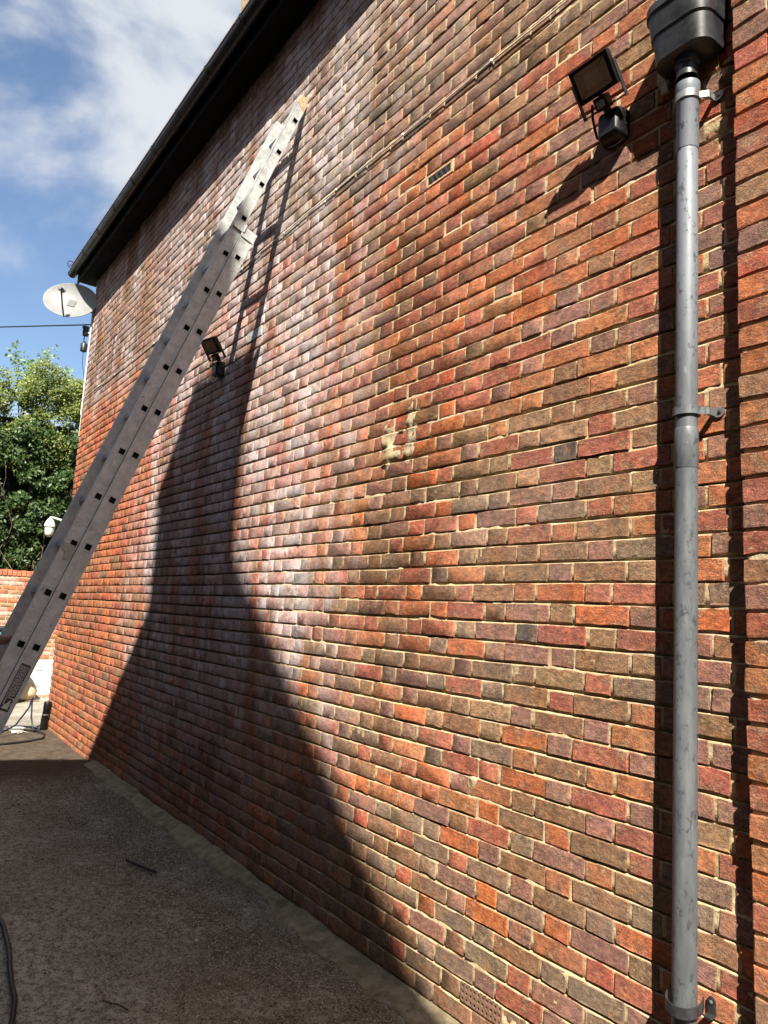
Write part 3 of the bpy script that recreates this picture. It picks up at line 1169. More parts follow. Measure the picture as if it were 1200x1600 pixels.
def floodlight(name, loc, label, head_rz=0., head_dx=0., loop=False):
    t = empty(name, loc)
    tag(t, label, 'floodlight', 'floodlights on the brick wall')
    # junction box
    rings = []
    for y, s in ((-.002, 1.0), (-.035, 1.0), (-.062, .86), (-.070, .70)):
        ring = []
        hw, hh, rc = .050 * s, .060 * s, .016 * s
        for (cx, cz, a0) in ((hw - rc, hh - rc, 0), (-hw + rc, hh - rc, 90), (-hw + rc, -hh + rc, 180), (hw - rc, -hh + rc, 270)):
            for k in range(5):
                a = math.radians(a0 + 90 * k / 4)
                ring.append((cx + rc * math.cos(a), y, cz + rc * math.sin(a)))
        rings.append(ring)
    jb = MB().loft(rings).build('junction_box', M['lamp_black'], t, 0, 35)
    rim = []
    for k in range(11):
        a = math.pi + math.pi * k / 10
        rim.append((.044 * math.cos(a), -.020 + .0, -.040 + .026 * math.sin(a)))
    MB().tube(rim, .0035, 6).build('trim', M['steel'], jb, 0, 50)
    for zz in (-.01, .022):
        MB().lathe((.0505, -.02, zz), (1, 0, 0), [(.007, 0), (.007, .002), (.003, .0025)], 10, True).build('plug', M['dark_steel'], jb)
    # U bracket
    Rz = Matrix.Rotation(head_rz, 3, 'Z')

    def h(p):
        q = Rz @ Vector(p)
        return (q.x + head_dx, q.y, q.z)
    mb = MB()
    by, bz = -.078, .058
    for a, b in (((-.088, by, bz), (.088, by, bz)),):
        ca = Vector(h(((a[0] + b[0]) / 2, by, bz)))
        mb.obox(ca, (Rz @ Vector((1, 0, 0)), Rz @ Vector((0, .80, .6)), Rz @ Vector((0, -.6, .80))), (.090, .012, .0018))
    for s in (-1, 1):
        p0 = Vector(h((s * .089, by, bz)))
        p1 = Vector(h((s * .089, -.150, .150)))
        d = (p1 - p0)
        mb.obox((p0 + p1) / 2, (d, Rz @ Vector((1, 0, 0)), d.cross(Rz @ Vector((1, 0, 0)))), (d.length / 2 + .006, .0016, .010))
    br = mb.build('bracket', M['dark_steel'], t)
    for xx in (-.04, 0, .04):
        MB().lathe(h((xx, by - .004, bz - .002)), (0, -.6, -.8), [(.005, 0), (.004, .004)], 8, True).build('screw', M['steel'], br)
    MB().tube([h((.0, -.06, .05)), h((0, by, bz))], .014, 10).build('stem', M['lamp_black'], t)
    # lamp head, tilted towards the ground
    nrm = Rz @ Vector((0, -.78, -.626))
    upv = Rz @ Vector((0, -.626, .78))
    rt = Rz @ Vector((1, 0, 0))
    hc = Vector(h((.004, -.150, .135)))

    def P(a, b, c):
        return tuple(hc + rt * a + upv * b + nrm * c)
    W2, H2 = .082, .060
    mb = MB()
    rings = []
    for c, s in ((-.030, .80), (-.022, .94), (.0, 1.0), (.012, 1.0), (.012, .93)):
        rings.append([P(x * W2 * s, y * H2 * s, c) for x, y in ((-1, -1), (1, -1), (1, 1), (-1, 1))])
    hd = mb.loft(rings, True).build('lamp_head', M['lamp_black'], t, .0025)
    # reflector tray seen through the glass
    mb = MB()
    q = [[P(x * W2 * s, y * H2 * s, c) for x, y in ((-1, -1), (1, -1), (1, 1), (-1, 1))] for c, s in ((.0135, .80), (.0128, .76), (.0126, .46))]
    mb.loft(q, True)
    MB().loft([[P(x * W2 * .78, y * H2 * .76, c) for x, y in ((-1, -1), (1, -1), (1, 1), (-1, 1))] for c in (.0122, .0142)]).build('lens', M['grey_lens'], hd)
    for (x0, y0, x1, y1) in ((-.78, -.76, -.40, -.40), (.78, -.76, .40, -.40), (.78, .76, .40, .40), (-.78, .76, -.40, .40)):
        MB().tube([P(x0 * W2, y0 * H2, .0143), P(x1 * W2, y1 * H2, .0143)], .0011, 4).build('reflector_edge', M['lamp_black'], hd)
    MB().loft([[P(x * W2 * .40, y * H2 * .40, c) for x, y in ((-1, -1), (1, -1), (1, 1), (-1, 1))] for c in (.0143, .0148)]).build('led_panel', worn('led_panel', (.30, .23, .165), .25, 0, .1, 20, 0), hd)
    for i in range(5):
        xx = -.055 + .0275 * i
        MB().obox(P(xx, 0, -.036), (rt, upv, nrm), (.002, H2 * .7, .010)).build('cooling_fin', M['lamp_black'], hd)
    # movement sensor under the head
    sc = hc - upv * .088 + nrm * .004
    mb = MB().obox(sc, (rt, upv, nrm), (.026, .024, .020))
    sn = mb.build('motion_sensor', M['lamp_black'], t, .004)
    MB().obox(sc + nrm * .0195 - upv * .002, (rt, upv, nrm), (.016, .012, .004)).build('sensor_lens', M['sensor_lens'], sn, .003)
    MB().tube([sc + upv * .022, hc - upv * H2 * .95], .008, 8).build('sensor_neck', M['lamp_black'], sn)
    # cable
    MB().tube([h((-.05, -.09, .09)), h((-.062, -.07, .05)), (-.064, -.055, .015), (-.057, -.05, -.02), (-.050, -.03, -.03)], .005, 8).build('cable', M['wire_dark'], t, 0, 60)
    if loop:
        MB().tube([(-.05, -.02, .03), (-.075, -.05, -.01), (-.07, -.06, -.06), (-.045, -.05, -.095), (-.01, -.04, -.08), (.0, -.03, -.05)], .0045, 8).build('cable', M['wire_white'], t, 0, 60)
    return t


floodlight('floodlight', (.236, 0, 3.375), 'large black floodlight with sensor on the wall beside the hopper', 0, .0)
floodlight('floodlight', (-3.315, 0, 3.352), 'small distant black floodlight on the shaded wall right of the ladder', .25, .05, True)

# ------------------------------------------------------------------ ladder
lad = empty('extension_ladder', (-2.43, -1.81, 0))
tag(lad, 'scuffed aluminium extension ladder leaning on the brick wall', 'ladder')
lad.location = (0, 0, 0)
P0 = Vector((-2.243, -.080, 4.8084))
VV = Vector((-0.010293, -0.096769, -0.268802))
PITCH = VV.length
dD = VV.normalized()
dN = Vector((0, -VV.z, VV.y)).normalized()
if dN.y < 0:
    dN = -dN
dE = dD.cross(dN).normalized()
if dE.x < 0:
    dE = -dE
dN = (dN - dD * dN.dot(dD)).normalized()


def LP(t, w, e):
    return P0 + dD * t + dN * w + dE * e


WID, TH = .385, .028
TEND = 17.88 * PITCH - .02
HB = .0165


def stile(t0, t1, wa, wb, e0, e1, holes, wh, name, mat=None, face=1):
    """box section with real square rung holes in its outer face"""
    mb = MB()
    dark = set()
    ts = [t0]
    for t in holes:
        if t0 + .03 < t < t1 - .03:
            ts += [t - HB, t + HB]
    ts.append(t1)
    ws = [wa, wh - HB, wh + HB, wb]
    eo, ei = (e1, e0) if face > 0 else (e0, e1)
    for i in range(len(ts) - 1):
        for j in range(3):
            if i % 2 == 1 and j == 1:
                # shallow pocket for the hollow rung, its inner shade painted near-black
                a = [LP(ts[i], ws[1], eo), LP(ts[i + 1], ws[1], eo), LP(ts[i + 1], ws[2], eo), LP(ts[i], ws[2], eo)]
                b = [p - dE * face * .0255 for p in a]
                dark |= set(range(len(mb.f), len(mb.f) + 5))
                mb.add(a + b, [(0, 1, 5, 4), (1, 2, 6, 5), (2, 3, 7, 6), (3, 0, 4, 7), (4, 5, 6, 7)])
                continue
            mb.add([LP(ts[i], ws[j], eo), LP(ts[i + 1], ws[j], eo), LP(ts[i + 1], ws[j + 1], eo), LP(ts[i], ws[j + 1], eo)], [(0, 1, 2, 3)])
    A = [LP(t0, wa, eo), LP(t1, wa, eo), LP(t1, wb, eo), LP(t0, wb, eo), LP(t0, wa, ei), LP(t1, wa, ei), LP(t1, wb, ei), LP(t0, wb, ei)]
    mb.add(A, [(0, 1, 5, 4), (1, 2, 6, 5), (2, 3, 7, 6), (3, 0, 4, 7), (4, 5, 6, 7)])
    # rolled lips along the two edges
    mb.obox((LP(t0, wa + .004, eo) + LP(t1, wa + .004, eo)) / 2 + dE * face * .0012, (dD, dN, dE), ((t1 - t0) / 2, .004, .0012))
    mb.obox((LP(t0, wb - .004, eo) + LP(t1, wb - .004, eo)) / 2 + dE * face * .0012, (dD, dN, dE), ((t1 - t0) / 2, .004, .0012))
    o = mb.build(name, mat or M['alu'], lad)
    o.data.materials.append(M['hole_shade'])
    for i in dark:
        o.data.polygons[i].material_index = 1
    return o


RO = .009
LW = (-.049, .024)
RW = (.0265, .113)
hl = [i * PITCH for i in range(0, 18)]
RHO = .0735
h_r = [1.1213 + i * (PITCH * 1.005) for i in range(0, 15)]
FT0, FT1 = -.195, 15.4 * PITCH
s1 = stile(FT0, TEND - .9, LW[0], LW[1], -TH, 0, [t for t in hl if t < TEND - .95], 0.0, 'stile')
s2 = stile(FT0, TEND - .9, LW[0], LW[1], -WID, -WID + TH, [], 0.0, 'stile', None, -1)
s3 = stile(.93, TEND, RW[0], RW[1], -TH, RO, h_r, RHO, 'stile')
s4 = stile(.93, TEND, RW[0], RW[1], -WID - .002, -WID + TH, [], RHO, 'stile', None, -1)
for t, w in [(q, 0.0) for q in hl if q < TEND - .95] + [(q, RHO) for q in h_r if q < TEND - .05]:
    mb = MB()
    a, b = -WID + TH - .001, -.054
    c = (LP(t, w, a) + LP(t, w, b)) / 2
    mb.obox(c, (dE, dD, dN), ((b - a) / 2, .0145, .0145))
    # flared rung end on the outer face
    e0 = .0005 if w == 0 else RO + .0003
    for (dt, dw, ht, hw_) in ((-HB - .002, 0, .002, HB + .004), (HB + .002, 0, .002, HB + .004), (0, -HB - .002, HB, .002), (0, HB + .002, HB, .002)):
        mb.obox(LP(t + dt, w + dw, e0 + .001), (dD, dN, dE), (ht, hw_, .0012))
    mb.build('rung', M['alu'], lad)
# tip of the fly stiles, stained ochre
mb = MB()
mb.loft([[LP(FT0 - .018, -.036, e), LP(FT0 + .05, LW[0] - .001, e), LP(FT0 + .10, LW[1] + .001, e), LP(FT0 + .02, LW[1] + .001, e), LP(FT0 - .012, .006, e)] for e in (-TH - .001, .003)])
tp = mb.build('stile_cap', M['alu_tip'], lad, .002)
tp['label'] = 'ochre stained end cap at the ladder top'
mb = MB()
mb.loft([[LP(FT0 - .012, -.036, e), LP(FT0 + .02, LW[0] - .001, e), LP(FT0 + .03, LW[1] + .001, e), LP(FT0 - .006, .01, e)] for e in (-WID - .002, -WID + TH + .002)])
mb.build('stile_cap', M['alu'], lad, .002)
# guide brackets: top of the base section and foot of the fly section
for s, e in ((1, RO + .004), (-1, -WID - .006)):
    mb = MB()
    q = e if s > 0 else e - .006
    mb.obox(LP(.945, .072, q), (dD, dN, dE), (.036, .047, .0035))
    mb.obox(LP(.925, -.006, q), (dD, dN, dE), (.030, .036, .0035))
    mb.obox(LP(.935, -.048, q - s * .012), (dD, dN, dE), (.040, .0035, .016))
    mb.obox(LP(.925, .032, q + s * .004), (dD, dN, dE), (.028, .005, .006))
    mb.build('guide_bracket', M['alu'], lad, .0015)
mb = MB()
mb.loft([[LP(3.155, -.047, e), LP(3.155, .012, e), LP(3.18, .020, e), LP(3.235, .022, e), LP(3.245, -.012, e), LP(3.205, -.022, e), LP(3.195, -.047, e)] for e in (.0015, .005)])
mb.build('rung_hook', worn('dull_cast_alloy', (.30, .30, .28), .55, .6, .2, 40, .0004), lad, .001)
# sticker and stamped lettering on the near stile
t0, t1, wa, wb = 3.80, 4.045, .045, .094
lb = MB().loft([[LP(t0, wa, e), LP(t1, wa, e), LP(t1, wb, e), LP(t0, wb, e)] for e in (RO + .0006, RO + .0012)]).build('warning_label', M['label_black'], lad)
lb['label'] = 'black warning sticker with white triangle'
MB().loft([[LP(t1 - .012, (wa + wb) / 2 - .017, e), LP(t1 - .012, (wa + wb) / 2 + .017, e), LP(t1 - .062, (wa + wb) / 2 + .012, e)] for e in (RO + .0012, RO + .0017)]).build('triangle', M['label_white'], lb)
rn = random.Random(3)
for i in range(9):
    ww = wa + .006 + i * .0044
    mb = MB()
    tt = t0 + .012
    while tt < t1 - .08:
        ln = rn.uniform(.004, .014)
        mb.obox(LP(tt + ln / 2, ww, RO + .0014), (dD, dN, dE), (ln / 2, .0009, .0003))
        tt += ln + .004
    mb.build('print_line', M['label_white'], lb)
lt = MB().loft([[LP(3.50, .055, e), LP(3.685, .055, e), LP(3.685, .082, e), LP(3.50, .082, e)] for e in (RO + .0004, RO + .0007)]).build('stamped_print', M['alu'], lad)
for i in range(4):
    mb = MB()
    tt = 3.505
    while tt < 3.675:
        ln = rn.uniform(.006, .014)
        mb.obox(LP(tt + ln / 2, .058 + i * .0070, RO + .0011), (dD, dN, dE), (ln / 2, .0021, .0004))
        tt += ln + .005
    mb.build('print_line', M['label_white'], lt)

# ------------------------------------------------------------------ cables on the wall


def cable(name, pts, r, mat, label, cat='cable', group=None, n=7):
    o = MB().tube(pts, r, n).build(name, mat, None, 0, 60)
    return tag(o, label, cat, group)


rn = random.Random(12)
pts = [(-7.80, -.008, 3.62), (-7.795, -.008, 3.95), (-7.785, -.008, 4.11)]
x = -7.7
while x < .8:
    zz = 4.115 - .012 * math.sin((x + 7.7) * 1.1) + rn.uniform(-.006, .006) - (.05 * math.exp(-((x + 4.3) / 1.6) ** 2))
    pts.append((x, -.0078, zz))
    x += .33
wc = cable('wall_cable', pts, .0038, M['wire_white'], 'thin pale cable clipped across the upper brick wall')
for i in range(3, len(pts), 2):
    p = pts[i]
    MB().obox((p[0], -.010, p[2]), ((1, 0, 0), (0, 1, 0), (0, 0, 1)), (.004, .008, .006)).build('clip', M['wire_white'], wc)
cable('corner_cable', [(-7.797, -.012, 5.38), (-7.79, -.012, 5.0), (-7.80, -.012, 4.5), (-7.79, -.012, 4.13), (-7.80, -.012, 3.9)], .009, M['wire_white'], 'pale cable running down the far corner of the brick house')
cable('overhead_wire', [(-8.0, .3, 5.28), (-20, -6, 6.9), (-40, -16, 11.0)], .010, M['wire_dark'], 'thin dark overhead wire crossing the sky behind the dish', 'wire')

# ------------------------------------------------------------------ satellite dish
dish = empty('satellite_dish', (-7.83, .05, 5.33))
tag(dish, 'oval grey satellite dish on the far corner under the gutter', 'satellite dish')
dish.location = (0, 0, 0)
dc = Vector((-7.86, -.285, 5.395))
dn = Vector((.80, -.44, .30)).normalized()
du = Vector((0, 0, 1)).cross(dn).normalized()
dv = dn.cross(du).normalized()
mb = MB()
rings = []
A, B = .335, .275
roll = math.radians(-8)
U = du * math.cos(roll) + dv * math.sin(roll)
Vv = -du * math.sin(roll) + dv * math.cos(roll)
for s, off in ((.02, -.072), (.25, -.067), (.5, -.053), (.75, -.031), (.93, -.010), (1.0, 0), (1.02, .002), (1.02, -.006), (.93, -.016), (.5, -.060), (.02, -.078)):
    rings.append([dc + U * A * s * math.cos(2 * math.pi * k / 40) + Vv * B * s * math.sin(2 * math.pi * k / 40) + dn * off for k in range(40)])
MB().loft(rings).build('reflector', M['dish'], dish, 0, 40)
lnb = dc + dn * .30 - Vv * .10
foot = dc - Vv * B * .98 - dn * .02
MB().tube([foot, foot + (lnb - foot) * .5 - Vv * .02, lnb - Vv * .02], .010, 8).build('feed_arm', M['dark_steel'], dish, 0, 50)
dd = (dc - dn * .02 - lnb).normalized()
ln = MB().lathe(lnb - dd * .035, dd, [(.018, 0), (.022, .004), (.022, .05), (.030, .055), (.030, .085), (.024, .088)], 16, True).build('feed_horn', M['grey_bin'], dish, 0, 40)
MB().obox(lnb - dd * .03 - Vv * .02, (dd, U, Vv), (.03, .02, .02)).build('feed_box', M['dark_steel'], ln, .004)
mb = MB()
mb.tube([dc - dn * .075, dc - dn * .16, Vector((-7.90, .05, 5.33)), Vector((-7.83, .09, 5.33))], .016, 8)
mb.obox((-7.835, .09, 5.33), ((1, 0, 0), (0, 1, 0), (0, 0, 1)), (.008, .05, .07))
mb.obox(dc - dn * .09, (dn, U, Vv), (.03, .05, .05))
mb.build('wall_mount', M['dark_steel'], dish, 0, 50)

# ------------------------------------------------------------------ twin fitting on the far corner
fit = empty('security_camera', (-7.85, -.02, 4.9))
tag(fit, 'small black camera fitting with hanging cable on the far house corner', 'camera')
MB().lathe((-.01, -.035, .065), (.1, -.05, 1), [(.030, 0), (.038, .01), (.038, .10), (.046, .105), (.046, .125), (.03, .13)], 14, True).build('camera_body', M['black_plastic'], fit, 0, 40)
MB().tube([(0.0, -.03, .12), (.02, 0.0, .10), (.035, .03, .10)], .014, 8).build('arm', M['steel'], fit)
MB().tube([(-.015, -.04, .07), (-.03, -.045, .03), (-.03, -.04, -.02)], .007, 6).build('cable', M['wire_dark'], fit)
MB().lathe((-.03, -.035, -.14), (.05, 0, 1), [(.034, 0), (.042, .008), (.042, .10), (.030, .115), (.012, .14)], 14, True).build('sensor_body', M['black_plastic'], fit, 0, 40)
MB().tube([(-.03, -.035, -.14), (-.028, -.03, -.30), (-.01, .01, -.5)], .004, 6).build('cable', M['wire_dark'], fit)

# ------------------------------------------------------------------ well glass lamp past the corner
lamp = empty('wall_lamp', (-8.3, -.126, 2.47))
tag(lamp, 'white well glass lamp on an arm past the far house corner', 'lamp')
MB().tube([(.47, .21, .015), (.30, .14, .055), (.06, .03, .115), (0, 0, .125), (0, 0, .09)], .013, 8).build('arm', M['white_lamp'], lamp, 0, 50)
MB().lathe((0, 0, .10), (0, 0, -1), [(.022, -.01), (.03, 0), (.05, .03), (.062, .06), (.066, .10), (.060, .103)], 20, True).build('lamp_cap', M['white_lamp'], lamp, 0, 40)
gl = MB().lathe((0, 0, 0), (0, 0, -1), [(.056, 0), (.056, .06), (.050, .10), (.034, .125), (.006, .134)], 20, True).build('glass', worn('frosted_lamp_glass', (.70, .68, .58), .2, 0, .06, 20, 0), lamp, 0, 40)
MB().lathe((0, 0, .002), (0, 0, -1), [(.060, 0), (.061, .01), (.057, .011)], 20).build('seal_ring', M['grey_bin'], gl)

# ------------------------------------------------------------------ black pipe stub at the corner
st = empty('standpipe', (-7.66, -.06, 0))
tag(st, 'short black pipe stub standing at the far wall corner', 'pipe')
MB().tube([(0, 0, -.02), (.005, .0, .12), (.02, .012, .235)], .036, 14).build('pipe', M['black_gutter'], st, 0, 40)
MB().lathe((.0215, .013, .235), (.08, .05, 1), [(.041, 0), (.043, .01), (.043, .085), (.037, .092)], 14, True).build('socket', M['black_gutter'], st, 0, 40)
MB().lathe((.012, .006, .175), (.06, .04, 1), [(.038, 0), (.038, .012)], 14).build('seal_ring', M['steel'], st)

# ------------------------------------------------------------------ hoses on the ground
cable('black_cable', [(-3.2, -1.42, .012), (-2.6, -1.32, .012), (-2.22, -1.293, .012), (-1.95, -1.31, .012), (-1.76, -1.337, .012), (-1.62, -1.352, .012), (-1.5, -1.36, .012), (-1.36, -1.392, .012), (-1.2, -1.44, .012), (-.9, -1.5, .012)], .0105, M['wire_dark'], 'thick black cable lying along the near left ground')
cable('brown_hose', [(-6.5, -1.9, .012), (-6.75, -1.1, .012), (-6.83, -.64, .012), (-6.92, -.35, .012), (-7.05, -.18, .012), (-7.3, -.11, .012), (-7.55, -.16, .012), (-7.7, -.30, .012), (-7.78, -.6, .012), (-7.7, -1.0, .012)], .012, M['wire_dark'], 'dark hose looping on the ground before the far corner', 'hose')
cable('blue_hose', [(-7.2, -1.1, .012), (-7.3, -.62, .02), (-7.45, -.40, .10), (-7.7, -.23, .26), (-7.79, -.19, .35), (-7.80, -.18, .36), (-7.78, -.19, .32), (-7.62, -.21, .16), (-7.48, -.20, .03), (-7.50, -.13, .013), (-7.66, -.10, .012), (-7.85, -.16, .012), (-7.95, -.3, .012), (-8.0, -.6, .012)], .010, M['wire_blue'], 'dark blue hose standing in a loop by the far corner', 'hose')

# ------------------------------------------------------------------ litter on the ground
cable('metal_rod', [(-2.823, -.538, .016), (-2.69, -.495, .014), (-2.561, -.449, .013)], .0085, M['dark_steel'], 'short dark rod lying on the shaded ground', 'rod')
cable('bent_twig', [(-1.337, -1.076, .010), (-1.30, -1.062, .013), (-1.27, -1.035, .012), (-1.22, -1.013, .010)], .0035, M['twig'], 'bent black twig on the near ground', 'twig')
cable('pale_twig', [(-2.49, -.74, .010), (-2.46, -.70, .014), (-2.47, -.66, .010), (-2.43, -.62, .012)], .003, M['leaf_dry'], 'pale forked twig on the ground before the rod', 'twig')


def pebble(bm_v, bm_f, c, r, R):
    base = [(1, 0, 0), (-1, 0, 0), (0, 1, 0), (0, -1, 0), (0, 0, 1), (0, 0, -1)]
    b = len(bm_v)
    sx, sy, sz = R.uniform(.7, 1.3), R.uniform(.6, 1.1), R.uniform(.4, .8)
    a = R.uniform(0, 6.28)
    for p in base:
        x = p[0] * sx * r * R.uniform(.8, 1.2)
        y = p[1] * sy * r * R.uniform(.8, 1.2)
        bm_v.append((c[0] + x * math.cos(a) - y * math.sin(a), c[1] + x * math.sin(a) + y * math.cos(a), c[2] + p[2] * sz * r))
    for f in ((0, 2, 4), (2, 1, 4), (1, 3, 4), (3, 0, 4), (2, 0, 5), (1, 2, 5), (3, 1, 5), (0, 3, 5)):
        bm_f.append(tuple(i + b for i in f))


R = random.Random(77)
for nm, mat, cnt, rr, lab in (('grit', M['stone'], 4200, (.0012, .0058), 'fine pale grit scattered over the concrete'), ('dark_crumbs', M['twig'], 7000, (.0012, .0048), 'dark soil crumbs scattered over the concrete')):
    v, f = [], []
    for i in range(cnt):
        x = -.2 - 5.0 * R.random() ** .8
        y = -abs(R.gauss(.55, .38)) if nm == 'dark_crumbs' else (R.uniform(-1.7, -.12) if R.random() < .45 else -abs(R.gauss(.42, .20)))
        if y > -.15 and R.random() < .75:
            y = -.15 - R.random() * .5
        s = R.uniform(*rr) * (1 + max(0, -x - 2) * .06)
        pebble(v, f, (x, y, .004 if y < -.16 else .004 + (.16 + y) * .22), s, R)
    o = np_mesh(nm, np.array(v), np.array(f), mat)
    tag(o, lab, None, None, 'stuff')
lv_, lf_ = [], []
for i in range(340):
    x = R.uniform(-5.4, -.5)
    y = -abs(R.gauss(.40, .22)) if i % 3 else R.uniform(-1.6, -.2)
    if y > -.13:
        y = -.13 - R.random() * .3
    a, w, h = R.uniform(0, 6.28), R.uniform(.004, .011), R.uniform(.002, .006)
    c, q = math.cos(a), math.sin(a)
    b = len(lv_)
    for u, v, dz in ((-w, 0, .004), (0, -h, .001), (w, 0, R.uniform(.003, .008)), (0, h, .002)):
        lv_.append((x + u * c - v * q, y + u * q + v * c, .006 + dz))
    lf_.append((b, b + 1, b + 2, b + 3))
o = np_mesh('leaf_litter', np.array(lv_), np.array(lf_), worn('pale_dry_litter', (.40, .30, .19), .85, 0, .5, 40, 0))
tag(o, 'pale dry leaf scraps strewn over the concrete near the wall', None, None, 'stuff')
for i, (x, y, s) in enumerate([(-1.643, -.569, .016), (-1.75, -.50, .011), (-2.55, -.30, .014)]):
    v, f = [], []
    pebble(v, f, (x, y, .008), s, R)
    o = np_mesh('stone', np.array(v), np.array(f), M['stone'])
    tag(o, ['largest pale stone on the near ground', 'small pale stone behind the largest one', 'pale stone near the cement fillet behind the rod'][i], 'stone')

# ------------------------------------------------------------------ yard beyond the corner
GW = -12.3
gwall = empty('garden_wall', (GW, 0, 0))
tag(gwall, 'low pale red brick garden wall below the ivy', 'wall')
gwall.location = (0, 0, 0)
base = MB().box((GW - .22, -6, -.2), (GW - .006, 6, 1.90)).build('core', M['mortar'], gwall)
lst = []
for k in range(25):
    z = .03 + k * .0755
    yy = -2.6 + (k % 2) * .112
    while yy < 2.6:
        c = random.choice([PAL['r'], PAL['o'], PAL['t'], (.50, .33, .27), (.54, .38, .31), (.46, .28, .22)])
        c = tuple(min(.7, v * 1.25) for v in c)
        lst.append((yy, 0, z, 's', random.randrange(14), 0, 0, c))
        yy += .226
o = join_bricks('bricks', lst, base, M['brick_far'], frame=lambda P: np.stack([GW - P[:, 1], P[:, 0], P[:, 2]], 1))
o['kind'] = 'stuff'
cop = MB()
yy = -2.6
while yy < 2.6:
    cop.box((GW - .235, yy, 1.905), (GW + .012 + random.uniform(-.004, .004), yy + .066, 2.005 + random.uniform(-.006, .006)))
    yy += .076
co = cop.build('coping_bricks', worn('red_coping_brick', (.46, .15, .075), .85, 0, .3, 9, .002), gwall, .004)
co['kind'] = 'stuff'


def leaf_cloud(name, mat, pts, size, parent, seed, up=.35, out=(.8, -.3, .3)):
    r = np.random.default_rng(seed)
    n = len(pts)
    nr = r.normal(size=(n, 3)) * .75 + np.array(out)
    nr /= np.linalg.norm(nr, axis=1)[:, None]
    t = np.cross(nr, r.normal(size=(n, 3)))
    t /= np.linalg.norm(t, axis=1)[:, None]
    b = np.cross(nr, t)
    s = size * r.uniform(.6, 1.35, n)[:, None]
    p = np.asarray(pts)
    V = np.stack([p - t * s, p - b * s * .55 + nr * s * .12, p + t * s * 1.05, p + b * s * .55 + nr * s * .12], 1).reshape(-1, 3)
    i = np.arange(n)[:, None] * 4
    F = np.concatenate([np.concatenate([i, i + 1, i + 2], 1), np.concatenate([i, i + 2, i + 3], 1)])
    o = np_mesh(name, V, F, mat, parent)
    a = o.data.attributes.new('tint', 'FLOAT', 'POINT')
    a.data.foreach_set('value', np.repeat(np.clip(r.beta(1.6, 2.2, n), 0, 1), 4).astype(np.float32))
    return o


def clumps(n, cl, spread, seed):
    r = np.random.default_rng(seed)
    k = r.integers(0, len(cl), n)
    c = np.array([q[:3] for q in cl])[k]
    s = np.array([q[3] for q in cl])[k][:, None]
    d = r.normal(size=(n, 3))
    d /= np.linalg.norm(d, axis=1)[:, None]
    return c + d * s * r.uniform(.55, 1.0, (n, 1)) * np.array(spread)


# ivy over the wall
ivy = empty('ivy_hedge', (GW - .3, 0, 0))
tag(ivy, 'dark green ivy growing over the garden wall left of the house', 'ivy')
ivy.location = (0, 0, 0)
r = np.random.default_rng(3)
cl = []
for i in range(380):
    yy = r.uniform(-2.4, 1.9)
    zz = r.uniform(1.98, 4.75)
    cl.append((GW - .35 + r.uniform(-.35, .22), yy, zz, r.uniform(.10, .24)))
leaf_cloud('leaves', M['ivy'], clumps(44000, cl, (1, 1, 1), 4), .036, ivy, 5)
mb = MB()
rn = random.Random(9)
for i in range(30):
    y0 = rn.uniform(-3, 2.5)
    p = [Vector((GW - .30 + rn.uniform(-.1, .1), y0, 1.98))]
    for k in range(7):
        p.append(p[-1] + Vector((rn.uniform(-.05, .06), rn.uniform(-.14, .14), rn.uniform(.18, .34))))
    mb.tube(p, [.009 - .0010 * k for k in range(8)], 5)
mb.build('stems', M['bark'], ivy)
MB().box((GW - 1.25, -2.5, 0.2), (GW - .85, 2.0, 4.9)).build('dark_core_box', worn('dark_core', (.02, .025, .012), .95, 0, .4, 6, .02), ivy)  # plain dark box filling in behind the leaves

# yellow green shrub above the ivy
bush = empty('privet_bush', (GW - 1.2, -.6, 0))
tag(bush, 'yellow green bushy shrub rising behind the dark ivy', 'shrub')
bush.location = (0, 0, 0)
cl = []
for i in range(520):
    yy = r.uniform(-2.5, 1.9)
    top = 5.85 + .12 * math.sin(yy * 1.7 + .6) + .12 * math.sin(yy * 4.1)
    zz = r.uniform(4.0, top)
    cl.append((GW - .95 + r.uniform(-.55, .70) * (1.1 - .18 * (zz - 3.5)), yy, zz, r.uniform(.10, .26)))
leaf_cloud('leaves', M['bush'], clumps(85000, cl, (1, 1, 1), 14), .026, bush, 15, out=(.6, -.5, .6))
mb = MB()
for i in range(26):
    y0 = rn.uniform(-3.4, 2.4)
    p = [Vector((GW - 1.2 + rn.uniform(-.2, .2), y0, .0 if i % 3 == 0 else 2.6))]
    for k in range(7):
        p.append(p[-1] + Vector((rn.uniform(-.1, .1), rn.uniform(-.18, .18), rn.uniform(.3, .5) * (1.6 if i % 3 == 0 else 1))))
    mb.tube(p, [.022 - .0024 * k for k in range(8)], 5)
mb.build('stems', M['bark'], bush)

